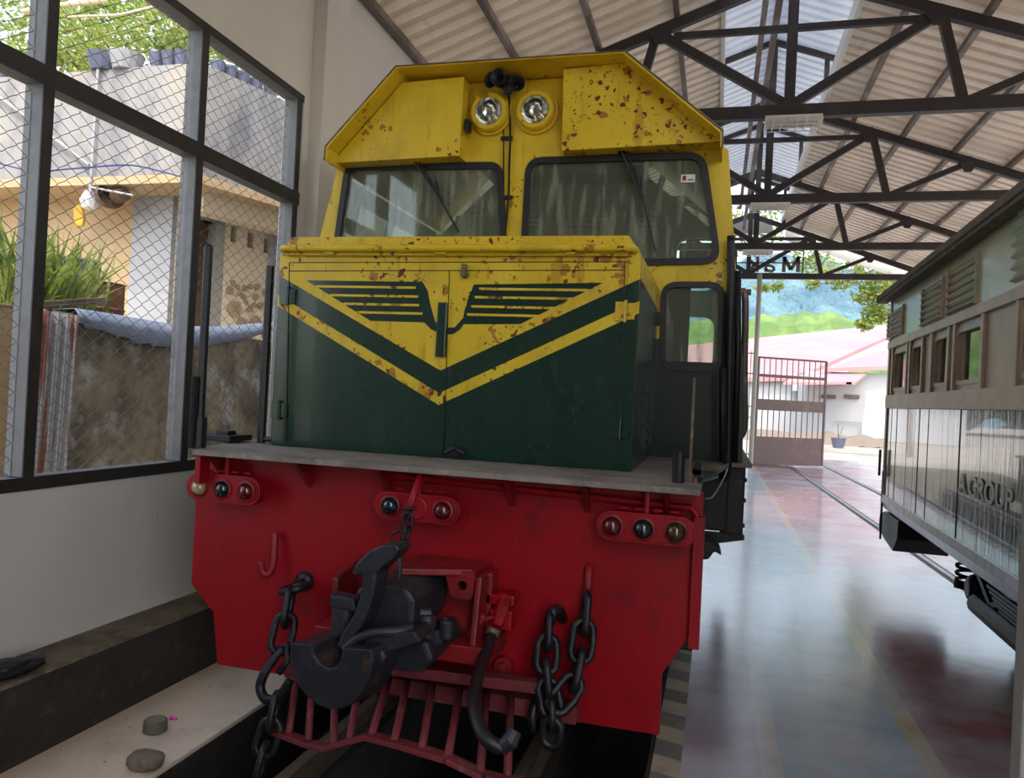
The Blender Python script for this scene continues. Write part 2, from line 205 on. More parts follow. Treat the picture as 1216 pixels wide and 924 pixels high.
# ------------------------------------------------------------------ mesh building
class MB:
    def __init__(s): s.v = []; s.f = []; s.mi = []; s.cur = 0
    def add(s, vs, fs):
        k = len(s.v); s.v += [Vector(q) for q in vs]; s.f += [tuple(i+k for i in f) for f in fs]; s.mi += [s.cur]*len(fs); return s
    def box(s, x0, x1, y0, y1, z0, z1):
        return s.add([(x0, y0, z0), (x1, y0, z0), (x1, y1, z0), (x0, y1, z0), (x0, y0, z1), (x1, y0, z1), (x1, y1, z1), (x0, y1, z1)],
                     [(0, 3, 2, 1), (4, 5, 6, 7), (0, 1, 5, 4), (1, 2, 6, 5), (2, 3, 7, 6), (3, 0, 4, 7)])
    def prism(s, poly, d):
        poly = [Vector(p) for p in poly]; d = Vector(d); n = len(poly)
        nrm = Vector((0, 0, 0))
        for i in range(n): nrm += poly[i].cross(poly[(i+1) % n])
        if nrm.dot(d) > 0: poly = poly[::-1]
        tri = tessellate_polygon([poly])
        fr = []
        for a, b, c in tri:
            if (poly[b]-poly[a]).cross(poly[c]-poly[a]).dot(d) > 0: b, c = c, b
            fr.append((a, b, c))
        k = [(a+n, c+n, b+n) for a, b, c in fr]
        sides = [((i+1) % n, i, i+n, (i+1) % n+n) for i in range(n)]
        if n == 4: fr = [(0, 1, 2, 3)]; k = [(7, 6, 5, 4)]
        return s.add(poly+[p+d for p in poly], fr+k+sides)
    def holed(s, outer, holes, d):
        """a plate with openings; all loops are 3-D points in one plane, d the thickness vector"""
        loops = [[Vector(p) for p in outer]]+[[Vector(p) for p in h] for h in holes]; d = Vector(d)
        allp = [p for l in loops for p in l]; n = len(allp)
        tri = tessellate_polygon(loops); fs = []
        for a, b, c in tri:
            if (allp[b]-allp[a]).cross(allp[c]-allp[a]).dot(d) > 0: b, c = c, b
            fs += [(a, b, c), (a+n, c+n, b+n)]
        k = 0
        for l in loops:
            m = len(l)
            for i in range(m): a, b = k+i, k+(i+1) % m; fs.append((b, a, a+n, b+n))
            k += m
        return s.add(allp+[p+d for p in allp], fs)
    def bar(s, p, q, w, h, up=(0, 0, 1)):
        p, q, up = Vector(p), Vector(q), Vector(up); a = (q-p).normalized(); sd = a.cross(up)
        if sd.length < 1e-4: sd = a.cross(Vector((0, 1, 0)))
        sd.normalize(); u = sd.cross(a)
        vs = [e+sd*(i*w/2)+u*(j*h/2) for e in (p, q) for i, j in ((-1, -1), (1, -1), (1, 1), (-1, 1))]
        return s.add(vs, [(0, 1, 2, 3), (7, 6, 5, 4), (0, 4, 5, 1), (1, 5, 6, 2), (2, 6, 7, 3), (3, 7, 4, 0)])
    def tube(s, pts, r, n=8, closed=False, cap=True, flat=1.0):
        pts = [Vector(p) for p in pts]; m = len(pts); rs = r if isinstance(r, (list, tuple)) else [r]*m
        tg = []
        for i in range(m):
            a = pts[(i-1) % m] if (closed or i > 0) else pts[i]; b = pts[(i+1) % m] if (closed or i < m-1) else pts[i]
            tg.append((b-a).normalized())
        u = tg[0].cross(Vector((0, 0, 1)))
        if u.length < .1: u = tg[0].cross(Vector((0, 1, 0)))
        u.normalize(); vs = []; k = 0
        for i in range(m):
            u = (u-tg[i]*u.dot(tg[i])).normalized(); w = tg[i].cross(u)
            for j in range(n):
                a = 2*math.pi*j/n; vs.append(pts[i]+(u*math.cos(a)+w*math.sin(a)*flat)*rs[i])
        fs = []
        for i in range(m if closed else m-1):
            a, b = i*n, ((i+1) % m)*n
            for j in range(n): fs.append((a+j, a+(j+1) % n, b+(j+1) % n, b+j))
        if not closed and cap: fs += [tuple(range(n))[::-1], tuple((m-1)*n+j for j in range(n))]
        return s.add(vs, fs)
    def lathe(s, c, ax, prof, n=24):
        c, ax = Vector(c), Vector(ax).normalized(); u = ax.cross(Vector((0, 0, 1)))
        if u.length < .1: u = ax.cross(Vector((1, 0, 0)))
        u.normalize(); w = ax.cross(u); vs = []; fs = []
        for r, h in prof:
            for j in range(n): a = 2*math.pi*j/n; vs.append(c+ax*h+(u*math.cos(a)+w*math.sin(a))*max(r, 1e-4))
        for i in range(len(prof)-1):
            for j in range(n): fs.append((i*n+j, i*n+(j+1) % n, (i+1)*n+(j+1) % n, (i+1)*n+j))
        return s.add(vs, fs)
    def link(s, c, a, b, L=.09, W=.055, r=.012, n=8, k=16):
        """an oval chain link: long axis a, wide axis b"""
        c, a, b = Vector(c), Vector(a).normalized(), Vector(b); b = (b-a*b.dot(a)).normalized(); pts = []
        hl, hw = (L-W)/2, W/2
        for i in range(k):
            t = 2*math.pi*i/k; x, y = math.cos(t), math.sin(t)
            pts.append(c+a*(y*hw+(hl if y > 0 else -hl if y < 0 else 0))+b*(x*hw))
        return s.tube(pts, r, n, closed=True)
    def build(s, name, m, parent=None, bevel=0, smooth=False, seg=2, origin=None, mats=None):
        me = bpy.data.meshes.new(name); o = bpy.data.objects.new(name, me); C.objects.link(o)
        org = Vector((0, 0, 0))
        if parent is not None: org = Vector(parent.get('_o', (0, 0, 0))); o.parent = parent; o['_o'] = tuple(org)
        elif origin is not None: org = Vector(origin); o.location = org; o['_o'] = tuple(org)
        me.from_pydata([v-org for v in s.v], [], s.f); me.materials.append(m)
        for x in (mats or []): me.materials.append(x)
        if mats: me.polygons.foreach_set('material_index', s.mi)
        if smooth: me.polygons.foreach_set('use_smooth', [True]*len(me.polygons))
        me.update()
        if bevel:
            bv = o.modifiers.new('bevel', 'BEVEL'); bv.width = bevel; bv.segments = seg; bv.limit_method = 'ANGLE'; bv.angle_limit = R_(40)
        return o
def root(name, loc):
    o = bpy.data.objects.new(name, None); C.objects.link(o); o.location = loc; o['_o'] = tuple(loc); o.empty_display_size = .2; return o
def tag(o, label, cat, group=None, kind=None):
    o['label'] = label; o['category'] = cat
    if group: o['group'] = group
    if kind: o['kind'] = kind
    return o
def struct(o): o['kind'] = 'structure'; return o
def lab(o, l): o['label'] = l; return o
def rnd(pts, r, n=5):
    """round the corners of a polygon"""
    pts = [Vector(p) for p in pts]; out = []; m = len(pts)
    for i in range(m):
        p, a, b = pts[i], pts[i-1], pts[(i+1) % m]
        d1, d2 = (a-p), (b-p); rr = min(r, d1.length*.48, d2.length*.48)
        A, B = p+d1.normalized()*rr, p+d2.normalized()*rr
        for k in range(n+1):
            t = k/n; out.append(A*(1-t)**2+p*2*t*(1-t)+B*t*t)
    return out
def inset(pts, k):
    """shift every edge of a (counter)clockwise XZ loop inwards by k"""
    c = sum((Vector(p) for p in pts), Vector())/len(pts); out = []
    m = len(pts); ar = sum(pts[i].x*pts[(i+1) % m].z-pts[(i+1) % m].x*pts[i].z for i in range(m)); sg = 1 if ar > 0 else -1
    for i in range(m):
        d = (pts[(i+1) % m]-pts[i-1]).normalized(); nn = Vector((-d.z, 0, d.x))*sg
        out.append(pts[i]+nn*k)
    return out
def spline(pts, n=8):
    pts = [Vector(p) for p in pts]; q = [pts[0]]+pts+[pts[-1]]; out = []
    for i in range(1, len(q)-2):
        for k in range(n):
            t = k/n; a, b, c, d = q[i-1], q[i], q[i+1], q[i+2]
            out.append(.5*((2*b)+(-a+c)*t+(2*a-5*b+4*c-d)*t*t+(-a+3*b-3*c+d)*t**3))
    out.append(pts[-1]); return out

# ================================================================== the hall
WX = -3.7
YB, YE = -3.0, 22.6          # hall from behind the camera to its far end
# floor to the right of the inspection track
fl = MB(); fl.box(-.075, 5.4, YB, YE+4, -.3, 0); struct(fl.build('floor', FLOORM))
cb = MB(); cb.box(-.2, -.075, YB, YE, -.3, 0.002); struct(cb.build('trim_1', CURBM))
ld = MB(); ld.box(WX-.2, -3.38, YB, YE, -.46, 0); struct(ld.build('trim_2', LEDGE, bevel=.012))
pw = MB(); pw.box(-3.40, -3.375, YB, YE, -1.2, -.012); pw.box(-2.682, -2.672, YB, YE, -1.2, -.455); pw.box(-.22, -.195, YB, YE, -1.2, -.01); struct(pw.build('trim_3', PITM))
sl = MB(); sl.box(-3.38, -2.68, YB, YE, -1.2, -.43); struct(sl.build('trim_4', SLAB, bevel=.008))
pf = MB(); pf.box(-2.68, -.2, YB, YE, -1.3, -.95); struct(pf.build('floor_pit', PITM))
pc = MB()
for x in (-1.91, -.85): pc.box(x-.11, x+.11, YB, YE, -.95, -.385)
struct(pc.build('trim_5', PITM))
def rail(mb, x, y0, y1, top, k=1.0):
    prof = [(-.055, -.11), (.055, -.11), (.055, -.098), (.010, -.085), (.010, -.035), (.031, -.028), (.031, 0), (-.031, 0), (-.031, -.028), (-.010, -.035), (-.010, -.085), (-.055, -.098)]
    mb.prism([(x+a, y0, top+b) for a, b in prof], (0, y1-y0, 0))
for x, l in ((-1.91, 'steel rail in the pit under the left wheels of the locomotive'), (-.85, 'steel rail in the pit under the right wheels of the locomotive')):
    r = MB(); rail(r, x, YB, YE, -.275); o = r.build('rail', RAILM, origin=(x, 8, -.385)); tag(o, l, 'rail', 'rails of the locomotive track')
wt = MB(); wt.box(-1.75, -1.0, 3.8, 16, -.955, -.944); tag(wt.build('puddle', WATER), 'shallow water reflecting daylight on the pit bottom beneath the locomotive', 'water', kind='stuff')
ys = MB(); ys.box(-3.30, -3.26, 1.5, 2.75, -.431, -.4285); struct(ys.build('trim_6', PAINTY))

# left wall with a long opening
Y0w, Y1w, ZS, ZT = .9, 6.06, 1.0, 4.12
ZE = 5.52
wl = MB()
wl.box(WX-.2, WX, YB, YE, 0, ZS-.07); wl.box(WX-.2, WX, YB, Y0w-.05, ZS-.07, ZE+.1); wl.box(WX-.2, WX, Y1w+.04, 11.5, ZS-.07, ZE+.1); wl.box(WX-.2, WX, 16.4, 17.2, ZS-.07, ZE+.1); wl.box(WX-.2, WX, 22.0, YE, ZS-.07, ZE+.1); wl.box(WX-.2, WX, 11.5, 22.0, ZT+.04, ZE+.1); wl.box(WX-.2, WX, Y0w-.05, Y1w+.04, ZT+.04, ZE+.1)
struct(wl.build('wall_left', WHITEP))
pl = MB(); pl.box(WX, WX+.13, 6.20, 6.62, 0, ZE); struct(pl.build('pillar', WHITEP, bevel=.006))
pl = MB(); pl.box(WX, WX+.13, .3, .72, 0, ZE); struct(pl.build('pillar', WHITEP, bevel=.006))
pl = MB(); pl.box(WX, WX+.13, 10.9, 11.3, 0, ZE); struct(pl.build('pillar', WHITEP, bevel=.006))
# window 1: steel frame, posts and wire mesh
win = struct(root('window_1', (WX, 3.5, ZS)))
fo = MB()
fo.cur = 0; fo.box(WX-.13, WX, Y0w, Y1w, ZS-.07, ZS-.004); win_s = fo.build('window_sill', FRAMEG, win, bevel=.003)
fo = MB(); fo.box(WX-.13, WX, Y0w, Y1w, ZT-.0, ZT+.055); fo.build('top_rail', FRAMEG, win, bevel=.003)
fo = MB(); fo.box(WX-.13, WX-.002, Y0w, Y1w, 3.20, 3.30); fo.build('middle_rail', FRAMEG, win, bevel=.003)
PY = [.93, 2.17, 3.44, 4.735, 6.03]
for y in PY:
    p = MB(); p.box(WX-.13, WX-.003, y-.034, y+.034, ZS, ZT); p.build('post', FRAMEG, win, bevel=.003)
dk = MB()      # dark strips laid over the inner faces of the steel sections
for y in PY: dk.box(WX-.003, WX+.006, y-.036, y+.036, ZS, ZT)
for z0, z1 in ((ZS-.075, ZS-.0), (3.195, 3.305), (ZT, ZT+.06)): dk.box(WX-.002, WX+.008, Y0w-.03, Y1w+.03, z0, z1)
lab(dk.build('inner_trim', STEELG, win), 'dark inner faces of the window steel')
for k, (ya, yb) in enumerate(((11.5, 16.4), (17.2, 22.0))):  # unseen windows added to throw daylight on the carriage and roof
    light_win = struct(root('window_%d' % (k+2), (WX, ya, ZS))); fo = MB(); fo.box(WX-.13, WX, ya, yb, ZS-.07, ZS); fo.box(WX-.13, WX, ya, yb, 3.2, 3.3); fo.box(WX-.13, WX, ya, yb, ZT-.02, ZT+.04); fo.build('window_frame', FRAMEG, light_win)
    for i in range(5): p = MB(); y = ya+.035+(yb-ya-.07)*i/4; p.box(WX-.12, WX-.01, y-.034, y+.034, ZS, ZT); p.build('post', FRAMEG, light_win)
def chainlink(y0, y1, z0, z1, x, p=.066, h=.047, r=.0022):
    mb = MB(); n = int((y1-y0)/p)+1; m = int((z1-z0)/h)+1
    for i in range(n):
        pts = []
        for j in range(m+1):
            s_ = 1 if (i+j) % 2 else -1
            yc = y0+p*(i+.5)+s_*p*.5; zc = z0+h*j
            sg = 1 if j % 2 else -1
            pts.append((x, yc-s_*p*.14, zc-h*.20)); pts.append((x+.006*s_, yc-s_*.002, zc)); pts.append((x, yc-s_*p*.14, zc+h*.20))
        pts = [q for q in pts if z0 <= q[2] <= z1 and y0 <= q[1] <= y1]
        mb.tube(pts, r, 4)
    return mb
for a, b in ((2.205, 3.405), (3.475, 4.70), (4.77, 5.995)):
    chainlink(a, b, 3.305, ZT, WX-.08).build('wire_mesh', WIRE, win)
    chainlink(a, b, ZS, 3.195, WX-.08).build('wire_mesh', WIRE, win)

for lm, f_ in ((ROOFM, .20), (ROOFB, .30)):               # translucency added to main sheets to brighten the roof; raised sheets pass daylight too
    t = lm.node_tree; b = t.nodes['Principled BSDF']; tr = t.nodes.new('ShaderNodeBsdfTranslucent'); ms = t.nodes.new('ShaderNodeMixShader'); ms.inputs[0].default_value = f_
    t.links.new(b.inputs['Base Color'].links[0].from_socket, tr.inputs[0]); t.links.new(b.outputs[0], ms.inputs[1]); t.links.new(tr.outputs[0], ms.inputs[2]); t.links.new(ms.outputs[0], t.nodes['Material Output'].inputs[0])
wb = MB(); wb.box(WX-.2, 1.2, YB-.2, YB, -1.2, 6.9); struct(wb.build('light_blocking_wall_back', WHITEP))  # unseen wall added behind the camera to keep light off the locomotive
# corrugated roof
KX, SL, ZR = .70, .36, 7.08
def zroof(x): return ZR-SL*abs(x-KX)
def corr(x0, z0, x1, z1, y0, y1, pitch=.26, amp=.048, th=.004):
    mb = MB(); n = int((y1-y0)/pitch); prof = []
    for i in range(n):
        for t, a in ((0, -1), (.50, -1), (.58, 1), (.80, 1), (.88, -1)): prof.append((y0+(i+t)*pitch, a*amp))
    vs = [(x0, y, z0+a) for y, a in prof]+[(x1, y, z1+a) for y, a in prof]; k = len(prof)
    vs += [(x0, y, z0+a+th) for y, a in prof]+[(x1, y, z1+a+th) for y, a in prof]
    fs = [(i, i+1, i+1+k, i+k) for i in range(k-1)]+[(i+2*k, i+3*k, i+1+3*k, i+1+2*k) for i in range(k-1)]
    return mb.add(vs, fs)
m1 = corr(-4.5, zroof(-4.5)+.145, -.15, zroof(-.15)+.145, YB, YE+.6); o = struct(m1.build('ceiling_left', ROOFM))
m1 = corr(1.55, zroof(1.55)+.145, 6.1, zroof(6.1)+.145, YB, YE+.6); struct(m1.build('ceiling_right', ROOFM))
m1 = corr(-.55, 7.72, KX, 8.20, YB, YE+.6); struct(m1.build('ceiling_raised_left', ROOFB))
m1 = corr(KX, 8.20, 1.95, 7.72, YB, YE+.6); struct(m1.build('ceiling_raised_right', ROOFB))
fc = MB()
for x in (-.15, 1.55): fc.box(x-.03, x+.03, YB, YE, zroof(x)+.05, zroof(x)+.30)
struct(fc.build('trim_7', LAMPW))
# far gable verge boards
gb = MB()
gb.prism([(KX+1.0, YE+.62, zroof(KX+1.0)+.10), (6.1, YE+.62, zroof(6.1)+.10), (6.1, YE+.62, zroof(6.1)-.05), (4.6, YE+.62, 5.42), (KX+1.0, YE+.62, zroof(KX+1.0)-.28)], (0, .04, 0))
struct(gb.build('trim_8', LAMPW))
# purlins
pn = ['over the window wall', 'second from the window wall', 'third from the window wall', 'fourth from the window wall, by the ridge', 'first right of the ridge', 'second right of the ridge', 'third right of the ridge', 'fourth right of the ridge', 'farthest right']
for i, x in enumerate((-3.62, -2.68, -1.72, -.72, 2.05, 2.85, 3.65, 4.45, 5.25)):
    p = MB(); p.box(x-.035, x+.035, YB, YE+.5, zroof(x)-.02, zroof(x)+.066)
    o = p.build('purlin', PURL, origin=(x, 9, zroof(x)))
    tag(o, 'long steel purlin under the roof sheets, '+pn[i], 'beam', 'roof purlins')
# trusses
ZC = 5.28
TY = [10+4.18*k for k in range(-3, 4)]
tl = {3: 'nearest dark steel roof truss in view, over the back of the locomotive cab', 4: 'second dark steel roof truss in view, counting from the camera', 5: 'third dark steel roof truss in view, counting from the camera', 6: 'farthest dark steel roof truss, in front of the mirrored sign', 2: 'dark steel roof truss above the front of the locomotive', 1: 'dark steel roof truss over the camera', 0: 'rearmost dark steel roof truss behind the camera'}
for k, y in enumerate(TY):
    if y < YB: continue
    t = root('roof_truss', (KX, y, ZC)); tag(t, tl[k], 'truss', 'dark steel roof trusses')
    XL, XR = -3.7, 5.25
    def ch(nm, p, q, w_=.06, h_=.13, **kw):
        MB().bar((p[0], y, p[1]), (q[0], y, q[1]), w_, h_).build(nm, STEELG, t)
    b = MB(); b.box(XL, XR, y-.06, y+.06, ZC-.08, ZC+.08); b.build('bottom_chord', STEELG, t, bevel=.006)
    ch('top_chord', (XL, zroof(XL)-.08), (KX, ZR-.08), .1, .13); ch('top_chord', (XR, zroof(XR)-.08), (KX, ZR-.08), .1, .13)
    ch('king_post', (KX, ZC), (KX, 8.1), .12, .14)
    for s_ in (-1, 1):
        nx = KX+s_*1.62; ch('web_diagonal', (KX+s_*.05, ZC+.10), (nx, zroof(nx)-.14), .09, .11)
        ch('web_post', (nx+s_*.05, zroof(nx)-.12), (nx+s_*.33, ZC), .08, .11)
        n2 = KX+s_*3.15; ch('web_diagonal', (nx+s_*.38, ZC+.05), (n2, zroof(n2)-.12), .08, .09)
        ch('vent_post', (KX+s_*.89, zroof(KX+s_*.89)-.1), (KX+s_*.89, 7.72), .08, .08)
        ch('vent_rafter', (KX, 8.08), (KX+s_*1.2, 7.66), .08, .09)
        for gx in (nx, n2):
            g = MB(); g.prism([(gx-.14, y-.012, zroof(gx)-.10+.05*s_), (gx+.14, y-.012, zroof(gx)-.10-.05*s_), (gx+.05, y-.012, zroof(gx)+.0), (gx-.05, y-.012, zroof(gx)+.0)], (0, .024, 0)); g.prism([(gx-.16, y-.07, zroof(gx)-.12), (gx+.16, y-.07, zroof(gx)-.12), (gx+.05, y-.07, zroof(gx)-.28), (gx-.05, y-.07, zroof(gx)-.28)], (0, .014, 0))
            g.build('gusset', STEELG, t)
    ch('collar_tie', (KX-1.45, 6.33), (KX+1.75, 6.33), .06, .08)
rb = MB(); rb.box(KX-.06, KX+.02, YB, YE, 8.0, 8.14); tag(rb.build('ridge_beam', PURL, origin=(KX, 9, 8.07)), 'brown ridge beam running along the raised roof top', 'beam')
rb = MB(); rb.box(KX-.22, KX-.14, YB, YE, 6.6, 6.7); rb.box(KX-.34, KX-.26, YB, YE, 7.2, 7.3); tag(rb.build('conduit_beam', PURL, origin=(KX-.2, 9, 6.7)), 'brown lengthwise rails beside the king posts below the ridge', 'beam')
# caged strip lights under the chords
for (x0, x1, y), l in zip(((.42, 1.08, TY[3]-.02), (.42, 1.08, TY[4]-.02), (.42, 1.08, TY[5]-.02)),
                          ('white caged strip light under the nearest roof truss', 'white caged strip light under the second roof truss', 'white caged strip light under the third roof truss')):
    t = root('strip_light', ((x0+x1)/2, y, ZC-.08)); tag(t, l, 'lamp', 'caged strip lights')
    b = MB(); b.box(x0, x1, y-.17, y+.17, ZC-.125, ZC-.10); b.prism([(x0, y-.17, ZC-.125), (x0, y-.14, ZC-.16), (x0, y+.14, ZC-.16), (x0, y+.17, ZC-.125)], (x1-x0, 0, 0)); b.box(x0+.03, x0+.05, y-.01, y+.01, ZC-.12, ZC-.0); b.box(x1-.05, x1-.03, y-.01, y+.01, ZC-.12, ZC-.0); b.build('lamp_housing', LAMPW, t)
    for q in (-.06, .06): MB().tube([(x0+.03, y+q, ZC-.175), (x1-.03, y+q, ZC-.175)], .014, 8).build('lamp_tube', LAMPW, t)
    g = MB()
    for i in range(8): xx = x0+(x1-x0)*i/7; g.tube([(xx, y-.17, ZC-.13), (xx, y-.14, ZC-.20), (xx, y+.14, ZC-.20), (xx, y+.17, ZC-.13)], .006, 4)
    for q in (-.14, 0, .14): g.tube([(x0, y+q, ZC-.2), (x1, y+q, ZC-.2)], .006, 4)
    g.build('lamp_cage', LAMPW, t)

# ================================================================== the locomotive
LO = root('locomotive', (-1.40, 5.0, -.275)); tag(LO, 'old yellow, green and red diesel locomotive over the inspection pit', 'locomotive')
CX = -1.38
def P(pts, Y): return [atY(x, y, Y) for x, y in pts]
# ---- deck
YD, YP, YH, YC = 3.30, 3.52, 3.85, 5.05
b = MB(); b.prism([(-2.53, YD, 1.215), (-.045, YD, 1.215), (-.045, YP+.3, 1.215), (.10, YC-.1, 1.215), (.235, YC-.05, 1.215), (.235, 9, 1.215), (-3.0, 9, 1.215), (-3.0, YC-.05, 1.215), (-2.68, YP+.2, 1.215)], (0, 0, .026))
deck = b.build('deck', DECK, LO, bevel=.004)
fr = MB(); fr.box(.06, .20, YC, 9, .76, 1.213); fr.box(-2.96, -2.82, YC, 9, .76, 1.213); fr.box(-2.9, .1, YC-.02, YC+.03, .80, 1.2)
fr.build('side_skirt', IRON2, LO, bevel=.01)
for z in (.84, 1.0, 1.13): MB().lathe((.20, YC+.05, z), (1, 0, 0), [(0, 0), (.014, 0), (.014, .012), (0, .012)], 8).build('skirt_bolt', IRON2, LO)
sk_ = MB()
sk_.prism([(-.06, YC-.03, .70), (.21, YC-.03, .76), (.21, YC-.03, .79), (-.06, YC-.03, .79)], (0, .05, 0))
sk_.build('skirt_rim', IRON2, LO)
ub = MB(); ub.box(-2.4, -.35, 3.7, 9.5, .30, 1.21); 
ub.build('main_frame', IRON2, LO)
ax = MB(); ax.box(-.20, -.06, 4.3, 5.4, .25, .66); ax.prism([(-.06, 4.75, .66), (.0, 4.75, .67), (.03, 4.75, .72), (.075, 4.75, .70), (.06, 4.75, .74), (.02, 4.75, .77), (-.06, 4.75, .78)], (0, .16, 0))
ax.build('axle_box', IRON2, LO, bevel=.01)
for y in (4.45, 6.4):
    wh = MB()
    for x, s_ in ((-1.86, -1), (-.90, 1)): wh.lathe((x, y, .14), (s_, 0, 0), [(0, -.04), (.10, -.04), (.12, -.03), (.40, -.035), (.44, -.04), (.44, -.015), (.415, -.01), (.405, .08), (.36, .08), (.34, .03), (.14, .03), (.13, .09), (0, .09)], 36)
    wh.tube([(-1.95, y, .14), (-.8, y, .14)], .08, 14)
    wh.build('wheelset', IRON2, LO)
# ---- red front plate
plp = P([(234, 548), (836, 584)], YP)
xl, xr = atY(232, 600, YP).x, atY(835, 600, YP).x
poly = [(xl, YP, 1.205), (xr, YP, 1.205), (xr, YP, atY(836, 745, YP).z), (atY(786, 800, YP).x, YP, atY(786, 800, YP).z), (atY(783, 873, YP).x, YP, atY(783, 873, YP).z), (atY(258, 789, YP).x, YP, atY(258, 789, YP).z), (atY(253, 727, YP).x, YP, atY(253, 727, YP).z), (xl, YP, atY(231, 694, YP).z)]
b = MB(); b.prism(poly, (0, .03, 0)); plate = b.build('front_plate', RED, LO, bevel=.003)
e = MB(); e.box(xr-.035, xr+.012, YP-.05, YP, .52, 1.10)
e.tube([(xr-.02, YP-.03, 1.10), (xr-.05, YP-.03, 1.135), (atY(520, 562, YP).x, YP-.03, 1.165)], .017, 8); e.tube([(atY(472, 560, YP).x, YP-.03, 1.17), (atY(520, 562, YP).x, YP-.03, 1.165)], .02, 8)
e.box(-2.525, -2.495, YP-.20, YP-.12, 1.07, 1.21); e.box(-2.58, -.06, YP-.03, YP+.01, 1.17, 1.214)
e.build('grab_bar', RED, plate, bevel=.002)
g = MB()
for px_ in (268, 368, 463, 610, 700, 795):
    g = MB(); X = atY(px_, 570, YP).x; g.prism([(X-.012, YP, 1.213), (X-.012, YD+.06, 1.213), (X-.012, YP, 1.07)], (.024, 0, 0)); g.build('gusset', REDDK, plate)
# marker light boxes
def lightbox(c0, c1, lens_px, mats_, blank=None, Y=YP-.13):
    a, b_ = atY(*c0, Y), atY(*c1, Y); zc = (a.z+b_.z)/2; r = (abs(a.z-b_.z))/2; x0, x1 = a.x, b_.x
    tilt = 0
    pts = []
    for k in range(13): t = math.pi/2+math.pi*k/12; pts.append((x0+r+r*math.cos(t), Y, zc+r*math.sin(t)))
    for k in range(13): t = -math.pi/2+math.pi*k/12; pts.append((x1-r+r*math.cos(t), Y, zc+r*math.sin(t)))
    m = MB(); m.prism(pts, (0, .05, 0)); m.box((x0+x1)/2-.02, (x0+x1)/2+.02, Y+.03, YP, zc+r*.3, zc+r*.9)
    pin = inset([Vector(p) for p in pts], .012); m.prism([(p.x, Y-.006, p.z) for p in pin], (0, .01, 0))
    for hx in (-.10, -.03, .05, .12): m.tube([((x0+x1)/2+hx-.02, Y+.03, zc+r+.012), ((x0+x1)/2+hx+.02, Y+.03, zc+r+.012)], .009, 6)
    m.tube([((x0+x1)/2, Y+.03, zc+r*.8), ((x0+x1)/2, Y+.03, zc+r+.09), ((x0+x1)/2+.03, Y+.08, zc+r+.11), ((x0+x1)/2+.04, YP, zc+r+.11)], .014, 8)
    bx = m.build('marker_light_box', RED, LO, bevel=.004)
    for (lx, ly), mt in zip(lens_px, mats_):
        c = atY(lx, ly, Y-.03)
        q = MB(); q.lathe((c.x, Y-.005, zc), (0, -1, 0), [(.052, -.004), (.052, .008), (.043, .012), (.043, .002)], 24); q.build('lens_ring', REDDK, bx, smooth=False)
        q = MB(); q.lathe((c.x, Y-.006, zc), (0, -1, 0), [(.041, 0), (.039, .010), (.032, .023), (.021, .032), (.010, .036), (0, .037)], 24); lab(q.build('lens', mt[0], bx, smooth=True), mt[1])
    if blank:
        c = atY(*blank, Y-.006); q = MB(); q.lathe((c.x, Y-.004, zc), (0, -1, 0), [(.055, -.004), (.055, .006), (.05, .009), (0, .009)], 24); q.build('blanking_plate', RED, bx)
    return bx
lightbox((222, 560), (308, 602), [(233, 577), (261, 580), (289, 584)], [(L_AMB, 'cream lens'), (L_GRN, 'dark green lens'), (L_RED, 'dark red lens')])
lightbox((444, 582), (545, 625), [(461, 601), (524, 605)], [(L_GRN, 'dark green lens'), (L_RED, 'dark red lens')], blank=(494, 604))
lightbox((709, 605), (826, 652), [(726, 623), (763, 628), (802, 632)], [(L_RED, 'dark red lens'), (L_GRN, 'dark green lens'), (L_SMK, 'smoky brown lens')])
# ---- hood
HX0, HX1 = atY(326, 430, YH).x, atY(756, 430, YH).x
HZ0, HZ1 = 1.243, atY(560, 281, YH).z
hz = atY(345, 300, YH).z
cxh = (HX0+HX1)/2
b = MB()
prof = [(HX0, HZ0), (HX1, HZ0), (HX1, HZ1-.10), (HX1-.07, HZ1), (HX0+.07, HZ1), (HX0, HZ1-.10)]
b.prism([(x, YH, z) for x, z in prof], (0, YC-YH, 0)); hood = b.build('hood', GRN, LO, bevel=.006)
# painted front: yellow field, green wings and chevrons (thin sheets screwed on the doors)
zb = atY(757, 322, YH).z           # level where the chevron leaves the edges
def pz(p): return atY(*p, YH)
def decal(pts, m, nm, d=.0025, y=YH):
    q = MB(); q.prism([(p.x, y, p.z) for p in pts], (0, -d, 0)); return q.build(nm, m, hood)
tip1 = atY(523, 440, YH); tip2 = atY(523, 481, YH); tip0 = atY(525, 466, YH)
zl1, zr1 = atY(331, 329, YH).z, atY(757, 329, YH).z      # top stripe lower edge at the hood edges
ze = (zl1+zr1)/2; xm = tip1.x
top_poly = [Vector((HX0+.002, 0, ze)), Vector((xm, 0, tip1.z)), Vector((HX1-.002, 0, ze)), Vector((HX1-.002, 0, HZ1-.10)), Vector((HX1-.07, 0, HZ1-.001)), Vector((HX0+.07, 0, HZ1-.001)), Vector((HX0+.002, 0, HZ1-.10))]
yf = decal(top_poly, YELTOP, 'yellow_field')
z3, z4 = (atY(329, 352, YH).z+atY(757, 355, YH).z)/2, (atY(329, 364, YH).z+atY(757, 371, YH).z)/2
decal([Vector((HX0, 0, z3)), Vector((xm, 0, atY(523, 467, YH).z)), Vector((HX1, 0, z3)), Vector((HX1, 0, z4)), Vector((xm, 0, tip2.z)), Vector((HX0, 0, z4))], YELTOP, 'yellow_chevron')
